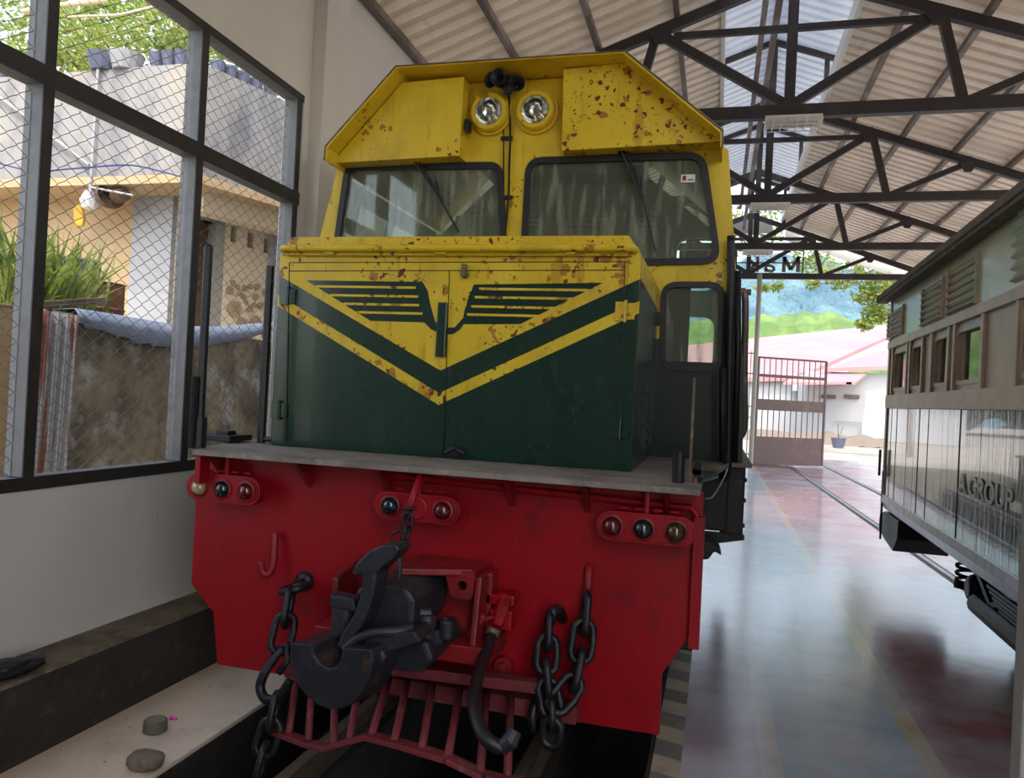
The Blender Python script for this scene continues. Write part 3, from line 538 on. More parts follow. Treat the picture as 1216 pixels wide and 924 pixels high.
# green wings with yellow slats
wg = MB(); ys_ = YH-.0025
LW = [(364, 333), (502, 335), (508, 345), (511, 360), (517, 382), (525, 389), (540, 389), (550, 378), (556, 355), (563, 338), (716, 336), (618, 385), (551, 385), (546, 392), (538, 397), (524, 397), (512, 391), (504, 383), (440, 381)]
wg.prism([(p.x, ys_, p.z) for p in P(LW, YH)], (0, -.0015, 0)); wings = wg.build('green_wing_emblem', GRN, hood)
for a, b_ in (((376, 340), (494, 342)), ((392, 350.5), (497, 352.5)), ((408, 360.5), (498, 363)), ((424, 370.5), (502, 373)), ((569, 344), (704, 344)), ((564, 354), (682, 354)), ((560, 365), (662, 365)), ((555, 374.5), (640, 374.5))):
    st = MB(); p, q = atY(*a, YH), atY(*b_, YH); z = (p.z+q.z)/2; st.box(p.x, q.x, ys_-.003, ys_-.0015, z-.0065, z+.0065); st.build('yellow_slat_line', YELTOP, wings)
# side colour of the hood (yellow upper edge)
q = MB(); q.prism([(HX1, YH, HZ1-.10), (HX1, YH, ze+.0), (HX1, YC, ze-.02), (HX1, YC, HZ1-.10)], (.002, 0, 0)); q.prism([(HX1-.07, YH, HZ1), (HX1, YH, HZ1-.10), (HX1, YC, HZ1-.10), (HX1-.07, YC, HZ1)], (.0015, 0, .0015)); q.box(HX0+.07, HX1-.07, YH, YC, HZ1, HZ1+.002)
q.build('yellow_top_panel', YELTOP, hood)
# hood: seams, rolled ledge, handle bar, hinges, centre strip
s_ = MB()
def seam(a, b_, w_=.004, y=YH-.004): p, q = atY(*a, YH), atY(*b_, YH); s_.bar((p.x, y, p.z), (q.x, y, q.z), w_, .003, (0, 1, 0))
for a, b_ in (((344, 312), (748, 311)), ((344, 322), (742, 321)), ((344, 312), (340, 524)), ((742, 311), (736, 553)), ((534, 322), (527, 540))): seam(a, b_)
s_.build('door_seam', IRON2, hood)
s_ = MB(); s_.box(atY(527, 500, YH).x-.006, atY(527, 500, YH).x+.006, YH-.010, YH, HZ0+.02, atY(527, 470, YH).z); s_.build('centre_seam', GRN, hood)
s_ = MB(); p = atY(527, 380, YH); s_.box(p.x-.028, p.x+.024, YH-.03, YH-.002, atY(527, 424, YH).z, atY(527, 360, YH).z); s_.build('centre_strip', GRN, hood, bevel=.004)
s_ = MB(); zr = atY(560, 297, YH).z
s_.tube([(HX0+.03, YH-.0, zr), (HX0+.04, YH-.04, zr), (HX0+.07, YH-.055, zr), (HX1-.07, YH-.055, zr), (HX1-.04, YH-.04, zr), (HX1-.03, YH, zr)], .019, 10); s_.box(HX0+.05, HX1-.05, YH-.03, YH, zr-.035, zr-.0)
for x in (-2.1, -1.45, -.75): s_.box(x-.03, x+.03, YH-.05, YH, zr-.03, zr-.01)
s_.build('handrail', YELTOP, hood, bevel=.002, smooth=False)
s_ = MB(); p = atY(553, 326, YH); s_.lathe((p.x, YH-.002, p.z), (0, -1, 0), [(.022, 0), (.022, .02), (.010, .035), (0, .035)], 10); s_.box(p.x-.01, p.x+.01, YH-.045, YH, p.z-.015, p.z+.05); lab(s_.build('door_latch', RAILM, hood), 'rusty latch')
s_ = MB(); p = atY(543, 536, YH); s_.box(p.x-.03, p.x+.03, YH-.05, YH, p.z-.02, p.z+.02); s_.tube([(p.x-.05, YH-.05, p.z-.01), (p.x, YH-.06, p.z+.02), (p.x+.05, YH-.05, p.z-.005)], .01, 6); s_.build('bottom_latch', IRON2, hood)
for (hx, hy) in ((343, 352), (333, 487), (743, 370), (737, 509)):
    p = atY(hx, hy, YH); s_ = MB()
    s_.box(p.x-.052, p.x-.008, YH-.012, YH, p.z-.048, p.z+.048); s_.box(p.x+.008, p.x+.046, YH-.012, YH, p.z-.042, p.z+.042); s_.tube([(p.x, YH-.014, p.z-.055), (p.x, YH-.014, p.z+.055)], .009, 8)
    s_.build('hinge', GRN if hy > 400 or hx < 400 else YELTOP, hood, bevel=.002)
for yy in (YC-.42, YC-.84):
    s_ = MB()
    for i in range(6): z = 1.34+i*.062; s_.prism([(HX1, yy, z), (HX1+.022, yy, z-.004), (HX1, yy, z+.045)], (0, .26, 0))
    s_.build('side_louvre', GRN, hood)
# ---- cab
def cpt(x, y): return atY(x, y, YC)
cx = -1.40
hw_lo, hw_mid, hw_hi = 1.60, 1.48, 1.40
ZB, ZM, ZV = 1.245, 2.30, cpt(620, 180).z
xL = [cpt(380, 281).x, cpt(404, 200).x]; xR = [cpt(883, 543).x, cpt(874, 320).x, cpt(865, 178).x]
zt = atY(608, 62, 4.80).z
outer = [(2*cx-xR[0], ZB), (xR[0], ZB), (xR[1], cpt(874, 320).z), (xR[2], cpt(865, 178).z), (-.74, 3.76), (-2.10, 3.76), (xL[1]-.01, cpt(404, 190).z), (xL[0], cpt(380, 281).z)]
outer = [(x, YC, z) for x, z in outer]
Wl = rnd(P([(396, 300), (411, 196), (597, 193), (603, 300)], YC), .09)
Wr = rnd(P([(618, 318), (625, 188), (838, 181), (857, 314)], YC), .12)
Wd = rnd(P([(783, 440), (785, 335), (862, 335), (860, 442)], YC), .11)
def shr(l, k): return inset(l, k)
b = MB(); b.holed(outer, [shr(Wl, .02), shr(Wr, .02), shr(Wd, .02)], (0, .05, 0)); cab = b.build('cab', YEL, LO)
# lower dark green part of the cab front: a sheet whose top edge rises outwards
gxa = HX1+.02
zA, zB_ = cpt(784, 370).z, cpt(862, 343).z
q = MB(); Xr = xR[0]-.005
# split so that the window stays open
wl_, wr_ = min(p.x for p in Wd)+.012, max(p.x for p in Wd)-.012; wb = min(p.z for p in Wd)+.012
def topz(x): return zA+(zB_-zA)*(x-gxa)/(xR[1]-gxa)
for pts in ([(gxa-.4, ZB), (Xr, ZB), (Xr-.02, wb+.05), (gxa-.4, wb+.05)], [(gxa-.4, wb+.05), (wl_, wb+.05), (wl_, topz(wl_)), (gxa-.4, topz(gxa-.4))], [(wr_, wb+.05), (Xr-.02, wb+.05), (xR[1]-.004, topz(xR[1])), (wr_, topz(wr_))]):
    q.prism([(x, YC, z) for x, z in pts], (0, -.003, 0))
cg = q.build('dark_green_lower_panel', GRNDK, cab)
q = MB(); k0, k1 = cpt(784, 388).z, cpt(784, 403).z
q.prism([(gxa-.3, YC-.003, k1-.10), (wl_, YC-.003, k1+.01), (wl_, YC-.003, k0+.01), (gxa-.3, YC-.003, k0-.10)], (0, -.002, 0)); q.build('yellow_stripe', YEL, cab)
def cabwin(loop, nm, fw=.042):
    f_ = MB(); o_ = [(p.x, YC-.022, p.z) for p in loop]; i_ = [(p.x, YC-.022, p.z) for p in shr(loop, fw)]
    f_.holed(o_, [i_], (0, .05, 0)); w_ = f_.build(nm, RUBBER, cab, bevel=.004)
    g_ = MB(); g_.prism([(p.x, YC+.008, p.z) for p in shr(loop, fw-.008)], (0, .005, 0)); g_.build('pane', GLASS, w_); return w_
cabwin(Wl, 'left_windscreen'); wr_o = cabwin(Wr, 'right_windscreen'); cabwin(Wd, 'lower_window', .036)
q = MB(); p = atY(817, 212, YC+.006); q.box(p.x-.045, p.x+.045, YC+.004, YC+.007, p.z-.026, p.z+.026); q.build('window_sticker', WHITE, wr_o)
q = MB(); q.box(p.x-.035, p.x-.012, YC+.0025, YC+.004, p.z-.014, p.z+.018); q.box(p.x+.0, p.x+.035, YC+.0025, YC+.004, p.z-.012, p.z-.005); lab(q.build('sticker_print', REDDK, wr_o), 'small red print on the sticker')
# cab shell
SZ = 3.12
def side(xlo, xmi, xhi, d, nm):
    zc_ = cpt(874, 320).z
    f_ = MB(); f_.prism([(xlo, YC+.06, ZB), (xlo, YC+1.94, ZB), (xmi, YC+1.94, zc_), (xmi, YC+.06, zc_)], (d, 0, 0))
    for a, b2 in ((.06, .30), (.86, .94), (1.6, 1.94)): f_.prism([(xmi, YC+a, zc_), (xmi, YC+b2, zc_), (xhi, YC+b2, SZ), (xhi, YC+a, SZ)], (d, 0, 0))
    k = .82; f_.prism([(xmi+(xhi-xmi)*k, YC+.06, zc_+(SZ-zc_)*k), (xmi+(xhi-xmi)*k, YC+1.94, zc_+(SZ-zc_)*k), (xhi, YC+1.94, SZ), (xhi, YC+.06, SZ)], (d, 0, 0))
    return f_.build(nm, CABIN, cab)
side(xR[0]-.03, xR[1]-.02, xR[2]-.01, -.04, 'right_side_wall'); side(2*cx-xR[0]+.03, xL[0]+.02, xL[1]+.02, .04, 'left_side_wall')
q = MB(); q.prism([(xR[0]-.028, YC+.05, ZB), (xR[0]-.028, YC+1.95, ZB), (xR[1]-.018, YC+1.95, cpt(874, 320).z), (xR[1]-.018, YC+.05, cpt(874, 320).z)], (.004, 0, 0)); q.build('side_paint', GRNDK, cab)
YR = YC+1.95
def rp(x, y): return atY(x, y, YR)
RW = rnd([Vector((rp(803, 312).x, YR, rp(803, 345).z)), Vector((rp(803, 312).x, YR, rp(803, 283).z)), Vector((rp(852, 312).x, YR, rp(803, 283).z)), Vector((rp(852, 312).x, YR, rp(803, 345).z))], .12)
RW2 = rnd([Vector((rp(803, 312).x, YR, rp(822, 440).z)), Vector((rp(803, 312).x, YR, rp(822, 376).z)), Vector((rp(852, 312).x, YR, rp(822, 376).z)), Vector((rp(852, 312).x, YR, rp(822, 440).z))], .12)
RW3 = [Vector((2*cx-p.x, YR, p.z)) for p in RW]
LWn = rnd([Vector((-2.62, YR, 2.35)), Vector((-2.62, YR, 3.1)), Vector((-2.0, YR, 3.1)), Vector((-2.0, YR, 2.35))], .1)
b = MB(); b.holed([(2*cx-xR[0]+.02, YR, ZB), (xR[0]-.02, YR, ZB), (xR[1]-.02, YR, 2.4), (xR[2]-.04, YR, 3.10), (-.72, YR, 3.66), (-2.1, YR, 3.66), (xL[1]+.04, YR, 3.10), (xL[0]+.03, YR, 2.6)], [RW, RW2, LWn], (0, .04, 0)); rw = b.build('rear_wall', CABIN, cab)
vt = MB()
for x0, y0 in ((662, 262), (672, 262), (694, 262), (762, 262)):
    p = rp(x0 if x0 > 680 else 640, y0)
for xa, xb in ((rp(622, 265).x, rp(640, 265).x), (rp(671, 265).x, rp(718, 265).x), (rp(760, 265).x, rp(784, 265).x)):
    for k in range(3): z = rp(700, 258).z-k*.045; vt.box(xa, xb, YR-.012, YR, z-.012, z+.012)
vt.build('vent_slot', RUBBER, rw)
q = MB(); q.box(-2.15, -.68, YC+.03, YR, 3.60, 3.63); q.build('cab_ceiling', CABIN, cab)
q = MB(); q.box(atY(560, 270, YC+.6).x-.12, atY(560, 270, YC+.6).x+.13, YC+.55, YC+.6, 2.4, atY(560, 257, YC+.6).z); q.box(-2.7, -.9, YC+.1, YC+.55, 1.9, 2.40); q.build('control_desk', CABIN, cab, bevel=.01)
q = MB(); sx = atY(797, 400, YC+.5).x; q.prism(rnd([(sx-.12, YC+.45, 1.60), (sx+.12, YC+.45, 1.60), (sx+.12, YC+.45, 2.52), (sx-.10, YC+.45, 2.52)], .09), (0, .12, 0)); q.prism(rnd([(sx-.17, YC+.42, 1.55), (sx+.19, YC+.42, 1.55), (sx+.19, YC+.42, 1.67), (sx-.17, YC+.42, 1.67)], .05), (0, .42, 0)); q.tube([(sx, YC+.6, 1.25), (sx, YC+.6, 1.56)], .05, 10); q.build('driver_seat', SEATM, cab, bevel=.02)
# visor / roof
YV, YPn = 4.75, 4.90
ov = P([(385, 192), (387, 164), (470, 80), (742, 59), (858, 166), (858, 173)], YV)
cz = sum((p.z for p in (ov[2], ov[3])))/2; ov[2].z = ov[3].z = cz
zl_, zr_ = (ov[1].z+ov[4].z)/2, (ov[0].z+ov[5].z)/2
ov[1].z = ov[4].z = zl_; ov[0].z = ov[5].z = zr_; 
loop = ov
b = MB(); T = .012; n_ = len(loop); inn = []
for i, p in enumerate(loop):
    c_ = Vector((cx, YV, zr_)); d_ = (c_-p).normalized(); inn.append(p+Vector((d_.x*T*1.2, 0, -T if p.z > zr_+.02 else 0)))
for i in range(n_-1):
    a, c_ = loop[i], loop[i+1]; ia, ic = inn[i], inn[i+1]; D = Vector((0, 2.4, 0))
    b.add([a, c_, ic, ia, a+D, c_+D, ic+D, ia+D], [(0, 1, 2, 3), (7, 6, 5, 4), (0, 4, 5, 1), (2, 6, 7, 3), (0, 3, 7, 4), (1, 5, 6, 2)])
roof_o = b.build('cab_roof', YEL, cab)
q = MB(); q.tube([p+Vector((0, -.002, 0)) for p in loop], .006, 6); q.build('roof_lip', RAILM, roof_o)
def panel(px_list, d, m, nm):
    q_ = MB(); q_.prism(P(px_list, YPn), (0, d, 0)); return q_.build(nm, m, cab, bevel=.003)
panel([(389, 194), (400, 187), (478, 98), (551, 91), (545, 185)], YC-YPn, YEL, 'left_roof_locker')
panel([(667, 179), (669, 82), (745, 74), (853, 160), (856, 168)], YC-YPn, YEL2, 'right_roof_locker')
q = MB()
for (a, b_) in (((478, 98), (551, 91)), ((389, 194), (478, 98)), ((745, 74), (853, 160)), ((669, 82), (745, 74))):
    for k in range(5):
        t = (k+.5)/5; p = atY(a[0]+(b_[0]-a[0])*t, a[1]+(b_[1]-a[1])*t+3, YPn); q.box(p.x-.006, p.x+.006, YPn-.006, YPn, p.z-.022, p.z+.004)
q.build('locker_clip', YEL, cab)
q = MB(); p = atY(553, 150, YPn+.06); q.box(p.x, p.x+.03, YPn+.03, YPn+.10, p.z-.04, p.z+.04); q.build('locker_catch', IRON2, cab)
for (hx, hy) in ((581, 133), (636, 131)):
    p = atY(hx, hy, YC-.05); q = MB()
    q.lathe((p.x, YC, p.z), (0, -1, 0), [(.135, 0), (.135, .055), (.125, .075), (.098, .078), (.094, .060)], 36); q.lathe((p.x, YC-.004, p.z), (0, -1, 0), [(.155, 0), (.150, .02), (.135, .022)], 36)
    for k in range(4): t = math.pi/4+k*math.pi/2; q.lathe((p.x+.112*math.cos(t), YC-.076, p.z+.112*math.sin(t)), (0, -1, 0), [(.008, 0), (.008, .006), (0, .006)], 8)
    hd = q.build('headlight', YEL, cab, smooth=False)
    q = MB(); q.lathe((p.x, YC-.005, p.z), (0, -1, 0), [(0, 0), (.03, .003), (.06, .015), (.085, .038), (.096, .062)], 32); q.lathe((p.x, YC-.01, p.z), (0, -1, 0), [(.022, 0), (.022, .03), (0, .04)], 12); q.build('reflector', CHROME, hd, smooth=True)
    q = MB(); q.lathe((p.x, YC-.060, p.z), (0, -1, 0), [(.097, 0), (.08, .012), (.04, .02), (0, .022)], 32); q.build('lamp_lens', GLASSLAMP, hd, smooth=True)
# horns
q = MB(); Yh = 4.88
for (hx, hy), dy, ln in (((583, 95), 0.02, .16), ((591, 91), -.05, .22), ((614, 99), .06, .15)):
    p = atY(hx, hy, Yh+dy); ax_ = Vector((-.30 if hx < 600 else .25, -1, -.05))
    q.lathe(p, ax_, [(0, -ln), (.012, -ln), (.014, -ln*.6), (.022, -ln*.35), (.036, -.03), (.052, 0), (.055, .003), (.050, 0), (.030, -.03), (.014, -.08), (0, -.085)], 20)
p = atY(602, 97, Yh+.12); q.box(p.x-.08, p.x+.06, p.y-.04, p.y+.04, p.z-.02, p.z+.02); q.tube([p, atY(602, 104, YC)], .018, 8); q.lathe(atY(602, 106, Yh+.05), (0, -1, 0), [(0, 0), (.03, 0), (.034, -.03), (0, -.05)], 10)
q.build('air_horn', IRON, cab, smooth=False)
q = MB()
pts = spline([atY(604, 104, YC-.02), atY(605, 130, YC-.02), atY(606, 165, YC-.02), atY(605, 190, YC-.025), atY(604, 230, YC-.02), atY(602, 255, YC-.02), atY(600, 275, YC-.02)], 6); q.tube(pts, .008, 6)
q.tube([atY(598, 150, YC-.015), atY(598, 190, YC-.015), atY(598, 235, YC-.015)], .005, 6)
for y in (165, 235): p = atY(604, y, YC); q.box(p.x-.05, p.x+.03, YC-.02, YC, p.z-.012, p.z+.012)
q.build('horn_cable', IRON2, cab)
for a, m_, b_ in (((490, 188), (524, 238), (545, 276)), ((738, 178), (763, 235), (778, 298))):
    q = MB(); A, M_, B_ = atY(*a, YC-.07), atY(*m_, YC-.06), atY(*b_, YC-.035)
    q.tube([A, M_], .010, 6); q.tube([A+Vector((.03, .01, 0)), M_+Vector((.012, .01, 0))], .006, 6); q.bar(M_*.55+A*.45+Vector((.06, 0, 0)), M_+Vector((0, 0, -.02)), .012, .012); q.box(A.x-.03, A.x+.03, YC-.08, YC, A.z-.01, A.z+.05)
    wi = q.build('wiper', IRON2, cab)
    q = MB(); q.bar(M_+(M_-B_)*.6, B_, .012, .02, (0, 1, 0)); q.build('wiper_blade', RUBBER, wi)
q = MB(); p = atY(573, 68, YV+.25); q.box(p.x-.11, p.x+.09, p.y-.08, p.y+.08, cz+.012, cz+.07); q.tube([(p.x-.02, p.y, cz), (p.x-.02, p.y, cz+.04)], .03, 8); q.build('roof_vent', IRON2, cab)
# cab-side handrails and front right details
q = MB()
q.tube(spline([atY(868, 281, 4.98), atY(868, 330, 4.95), atY(866, 430, 4.92), atY(864, 555, 4.92), atY(857, 563, 4.95)], 4), .026, 8); q.tube([atY(876, 322, 5.05), atY(876, 420, 5.05), atY(872, 552, 5.05)], .022, 8)
q.tube([atY(858, 437, 4.8), atY(858, 548, 4.8)], .02, 8)
q.build('cab_handrail', IRON2, LO, smooth=True)
q = MB(); q.tube(spline([atY(876, 350, 5.6), atY(884, 347, 5.6), atY(885, 380, 5.6), atY(884, 430, 5.6), atY(884, 495, 5.6), atY(882, 514, 5.6), atY(874, 522, 5.6)], 5), .024, 8); q.tube([atY(878, 347, 5.6), atY(892, 347, 5.6)], .022, 8)
lab(q.build('brown_handrail', RAILM, LO, smooth=True), 'rusty brown side handrail')
q = MB(); q.tube(spline([atY(866, 430, 4.9), atY(866, 520, 4.9), atY(864, 556, 4.9), atY(848, 588, 4.7), atY(838, 592, 4.5)], 6), .004, 5); lab(q.build('thin_cable', WHITE, LO), 'thin pale cable')
def dpost(x, y0, y1, r, nm, Y):
    a, b_ = atY(x, y0, Y), atY(x, y1, Y); q_ = MB(); z0 = 1.24; q_.lathe((a.x, Y, z0), (0, 0, 1), [(0, 0), (r, 0), (r, b_.z-z0-.01), (r*.7, b_.z-z0), (0, b_.z-z0)], 12); return q_.build(nm, IRON2, LO)
dpost(805, 570, 535, .028, 'stub_post', 3.52)
q = MB(); p = atY(819, 570, 3.6); q.lathe((p.x, 3.6, 1.24), (0, 0, 1), [(.02, 0), (.02, .03), (.007, .05), (.007, .48), (0, .48)], 8); q.build('aerial_rod', RAILM, LO)
q = MB(); p = atY(845, 566, 3.75); q.box(p.x-.09, p.x+.02, 3.8, 3.84, 1.26, 1.28); q.box(p.x-.09, p.x-.05, 3.8, 4.3, 1.26, 1.28); q.tube([(p.x-.05, 3.55, 1.26), (p.x+.02, 3.8, 1.26)], .015, 6); q.build('deck_bracket', IRON2, LO)
q = MB(); a = atY(236, 527, 3.42); b_ = atY(246, 294, 3.42)
q.tube([(a.x, 3.42, 1.24), (a.x+.0, 3.42, 1.40)], .036, 10); q.tube([(a.x, 3.42, 1.40), (a.x+(b_.x-a.x)*.3, 3.42, b_.z)], [.022, .022], 10); q.lathe((a.x+(b_.x-a.x)*.3, 3.42, b_.z), (0, 0, 1), [(.022, 0), (.016, .014), (0, .02)], 10); q.build('marker_pole', IRON2, LO, smooth=False)
q = MB(); a = atY(227, 527, 3.38); b_ = atY(229, 447, 3.38); q.tube([(a.x, 3.38, 1.24), (a.x, 3.38, b_.z)], .016, 8); q.build('marker_pole', IRON2, LO)
q = MB(); a = atY(312, 522, 3.95); b_ = atY(323, 316, 3.95); q.tube([(a.x-.01, 3.95, 1.24), (a.x-.01, 3.95, b_.z)], .023, 10); q.tube([(a.x-.02, 3.95, 1.265), (a.x+.09, 3.95, 1.265)], .014, 8); q.build('marker_pole', IRON2, LO)
q = MB(); a = atZ(258, 524, 1.25); q.box(a.x-.12, a.x+.08, a.y-.0, a.y+.22, 1.25, 1.285); q.box(a.x-.04, a.x+.04, a.y+.04, a.y+.12, 1.28, 1.31); q.build('deck_hatch_lever', IRON2, LO, bevel=.006)
# ---- J hook and ring brackets on the plate
q = MB(); q.tube(spline([atY(327, 632, YP-.03), atY(326, 655, YP-.05), atY(324, 674, YP-.06), atY(317, 683, YP-.07), atY(311, 677, YP-.08), atY(311, 667, YP-.08)], 5), .017, 8); q.build('lamp_hook', REDDK, LO, smooth=True)
q = MB(); q.tube([atY(700, 672, YP-.03), atY(699, 695, YP-.04), atY(697, 716, YP-.06)], .018, 8); q.build('chain_hanger', REDDK, LO, smooth=True)

# ---- drawgear: housing, coupler, hooks
YK = 3.05
hs_ = MB()
hs_.prism([(atY(470, 684, YP-.35).x, YP-.36, .77), (atY(470, 684, YP-.35).x-.02, YP, .77), (atY(575, 684, YP).x+.04, YP, .77), (atY(577, 684, YP).x, YP-.22, .77)], (0, 0, .03))
a = atY(548, 692, YP-.25)
hs_.build('top_flange', REDDK, LO, bevel=.006)
q = MB(); q.holed(rnd([(a.x-.09, YP-.24, a.z+.05), (a.x+.06, YP-.24, a.z+.05), (a.x+.05, YP-.24, a.z-.075), (a.x-.05, YP-.24, a.z-.075)], .025), [[(a.x+.022*math.cos(t*math.pi/5), YP-.24, a.z-.015+.022*math.sin(t*math.pi/5)) for t in range(10)]], (0, .03, 0)); q.build('lifting_lug', REDDK, LO, bevel=.003)
q = MB(); xa, xb = atY(430, 740, YP).x, atY(590, 740, YP).x
q.box(xa, xb, YP-.12, YP, .42, .77); q.box(xa-.1, xb+.05, YP-.3, YP, .40, .48); q.prism([(xa, YP-.12, .77), (xa, YP-.34, .72), (xa, YP-.34, .60), (xa, YP-.12, .55)], (.03, 0, 0)); q.prism([(xb-.05, YP-.12, .77), (xb-.05, YP-.22, .77), (xb-.05, YP-.28, .45), (xb-.05, YP-.12, .45)], (.03, 0, 0))
q.build('coupler_pocket', REDDK, LO, bevel=.008)
# coupler body
cp = MB()
bodyp = [(390, 707), (420, 716), (425, 700), (455, 695), (487, 700), (492, 748), (478, 775), (430, 778), (392, 745)]
cp.prism(P([(422, 700), (450, 694), (484, 700), (492, 714), (490, 748), (470, 772), (425, 770), (418, 735)], 2.98), (0, .42, 0))
cp.prism(P([(455, 770), (505, 760), (515, 785), (500, 800), (462, 795)], 3.0), (0, .4, 0))
coup = cp.build('coupler', IRON, LO, bevel=.03, seg=3)
q = MB(); c0 = atY(405, 738, 2.93); q.lathe((c0.x, 2.97, c0.z-.07), (0, 0, 1), [(0, 0), (.055, 0), (.058, .01), (.058, .15), (.05, .165), (0, .165)], 20); q.prism(P([(391, 706), (420, 712), (423, 728), (391, 722)], 2.90), (0, .08, 0)); q.build('knuckle_pin', IRON, coup, bevel=.01)
# half round jaw with a U slot
def atJ(x, y): return atY(x, y, 2.78)
arc = [atJ(x, y) for x, y in ((345, 764), (343, 780), (346, 797), (352, 812), (362, 826), (376, 837), (392, 843), (407, 842), (421, 834), (432, 820), (439, 803), (442, 788), (441, 772), (405, 770), (404, 783), (399, 792), (389, 794), (379, 788), (372, 778), (371, 766))]
q = MB(); q.prism(arc, (0.04, .17, .0)); lab(q.build('coupler_jaw', mat('rubbed_cast_iron', (0.022, .024, .032), .42, .3, layers=[((.17, .075, .04), 6, .56, .68, V1, .8), ((.05, .06, .09), 9, .55, .7, V1, .6)], bump=.3, bscale=30), coup, bevel=.008), 'half round jaw with rubbed brown patches')
# the curved lever
hk = P([(471, 647), (474, 653), (466, 664), (455, 672), (447, 682), (444, 700), (440, 718), (430, 742), (416, 762), (408, 772), (399, 768), (406, 752), (419, 732), (427, 710), (430, 692), (430, 683), (423, 685), (417, 681), (424, 668), (437, 655), (453, 648)], 2.84)
q = MB(); q.prism(hk, (0.01, .11, 0)); q.build('sickle_lever', IRON, coup, bevel=.008, seg=2)
q = MB(); q.tube(spline([atY(408, 772, 2.84), atY(425, 758, 2.85), atY(445, 751, 2.87), atY(470, 750, 2.9), atY(490, 746, 2.95)], 5), [.016+.010*i/20 for i in range(21)], 8); q.prism(P([(410, 775), (440, 756), (492, 750), (500, 762), (470, 772), (430, 778)], 2.88), (0, .15, 0)); q.build('knuckle_arm', IRON, coup, bevel=.01)
q = MB()
c0 = atY(452, 778, 2.86); q.lathe(c0, (0, -1, 0), [(0, -.1), (.03, -.1), (.032, .02), (.022, .03), (0, .03)], 12)
for (x, y, r) in ((503, 748, .045), (500, 775, .05)): c0 = atY(x, y, 3.05); q.lathe((c0.x, 3.08, c0.z-.05), (0, 0, 1), [(0, 0), (r, 0), (r, .09), (r*.8, .11), (0, .11)], 16)
c0 = atY(528, 745, 3.08); q.lathe((c0.x, 3.1, c0.z-.05), (0, 0, 1), [(.0, 0), (.034, 0), (.036, .07), (.032, .078), (.022, .078), (.02, .03), (0, .03)], 16); q.bar(atY(495, 757, 3.08), atY(525, 755, 3.10), .05, .06)
q.tube([atY(440, 720, 3.0), atY(512, 730, 3.1)], .03, 8)
q.build('coupler_boss', IRON, coup, bevel=.006, smooth=False)
# uncoupling lever: red bar, links, rod
q = MB(); q.tube([atY(501, 557, YP-.16), atY(486, 606, YP-.28)], [.015, .019], 8); q.tube([atY(501, 557, YP-.16), atY(503, 555, YP)], .015, 8); ul = q.build('uncoupling_lever', RED, LO, smooth=True)
q = MB(); q.bar(atY(478, 604, YP-.29), atY(494, 604, YP-.29), .016, .012); q.tube([atY(487, 604, YP-.28), atY(484, 618, YP-.30)], .014, 8); q.link(atY(484, 620, YP-.31), (0, 0, 1), (1, 0, 0), .08, .045, .008); q.link(atY(483, 634, YP-.33), (0, 0, 1), (0, 1, 0), .07, .045, .008); q.link(atY(472, 638, YP-.36), (1, 0, .4), (0, 0, 1), .06, .05, .006)
q.build('lever_link', CHAIN, ul, smooth=True)
q = MB(); q.tube([atY(477, 638, YP-.35), atY(475, 668, YP-.38), atY(474, 697, 3.1)], .010, 8); q.build('lift_rod', IRON, ul, smooth=True)
# ---- chains
def chain(pts, nm, Ln=.115, r=.014, mat_=CHAIN, W=.062, parent=LO, hookf=None):
    pts = [Vector(p) for p in pts]; seg_ = []; tot = 0
    d = [0]
    for a_, b2 in zip(pts, pts[1:]): tot += (b2-a_).length; d.append(tot)
    step = Ln-3.2*r; k = max(1, round(tot/step)); first = None
    def at(s0):
        s0 = max(0, min(tot, s0))
        for i in range(len(d)-1):
            if s0 <= d[i+1]: t = (s0-d[i])/max(1e-6, d[i+1]-d[i]); return pts[i].lerp(pts[i+1], t)
        return pts[-1]
    hold = hookf
    for i in range(k):
        a_, b2 = at(i*step), at((i+1)*step+.001); ax_ = (b2-a_).normalized(); c_ = (a_+b2)/2
        wd = Vector((1, .25, 0)) if i % 2 else Vector((-.3, 1, 0))
        q_ = MB(); q_.link(c_, ax_, wd, Ln, W, r)
        if hold is None: hold = q_.build(nm, mat_, parent, smooth=True)
        else: q_.build('chain_link', mat_, hold, smooth=True)
    return hold
q = MB(); c0 = atY(350, 700, YP-.10)
q.lathe((c0.x, YP, c0.z+.02), (0, -1, 0), [(.05, 0), (.05, .02), (.02, .03)], 12); q.link(atY(349, 699, YP-.12), (1, -.35, .3), (.2, 1, .1), .13, .10, .020)
ring = q.build('chain_shackle', CHAIN, LO, smooth=True)
chain([atY(345, 706, YP-.16), atY(338, 745, YP-.22), atY(330, 778, YP-.26)], 'chain_link', .18, .018, W=.098, hookf=ring)
q = MB(); H = spline([atY(336, 770, YP-.27), atY(326, 782, YP-.29), atY(315, 798, YP-.31), atY(309, 815, YP-.32), atY(314, 829, YP-.33), atY(327, 831, YP-.33), atY(337, 821, YP-.33), atY(344, 808, YP-.33)], 6)
q.tube(H, [.022+.012*math.sin(math.pi*min(1, i/(len(H)-1)*1.0)) for i in range(len(H))], 10, flat=.7); q.tube([atY(330, 772, YP-.27), atY(341, 765, YP-.27), atY(342, 785, YP-.28), atY(330, 800, YP-.31)], .017, 8); q.build('chain_hook', CHAIN, ring, smooth=True)
chain([atY(328, 830, YP-.32), atY(323, 860, YP-.34), atY(314, 890, YP-.36), atY(304, 935, YP-.38)], 'chain_link', .17, .017, W=.095, hookf=ring)
c0 = atY(660, 730, YP-.06); q = MB(); q.tube(spline([atY(668, 735, YP), atY(664, 725, YP-.07), atY(656, 728, YP-.11), atY(652, 742, YP-.11)], 4), .026, 8); rg2 = q.build('chain_shackle', CHAIN, LO, smooth=True)
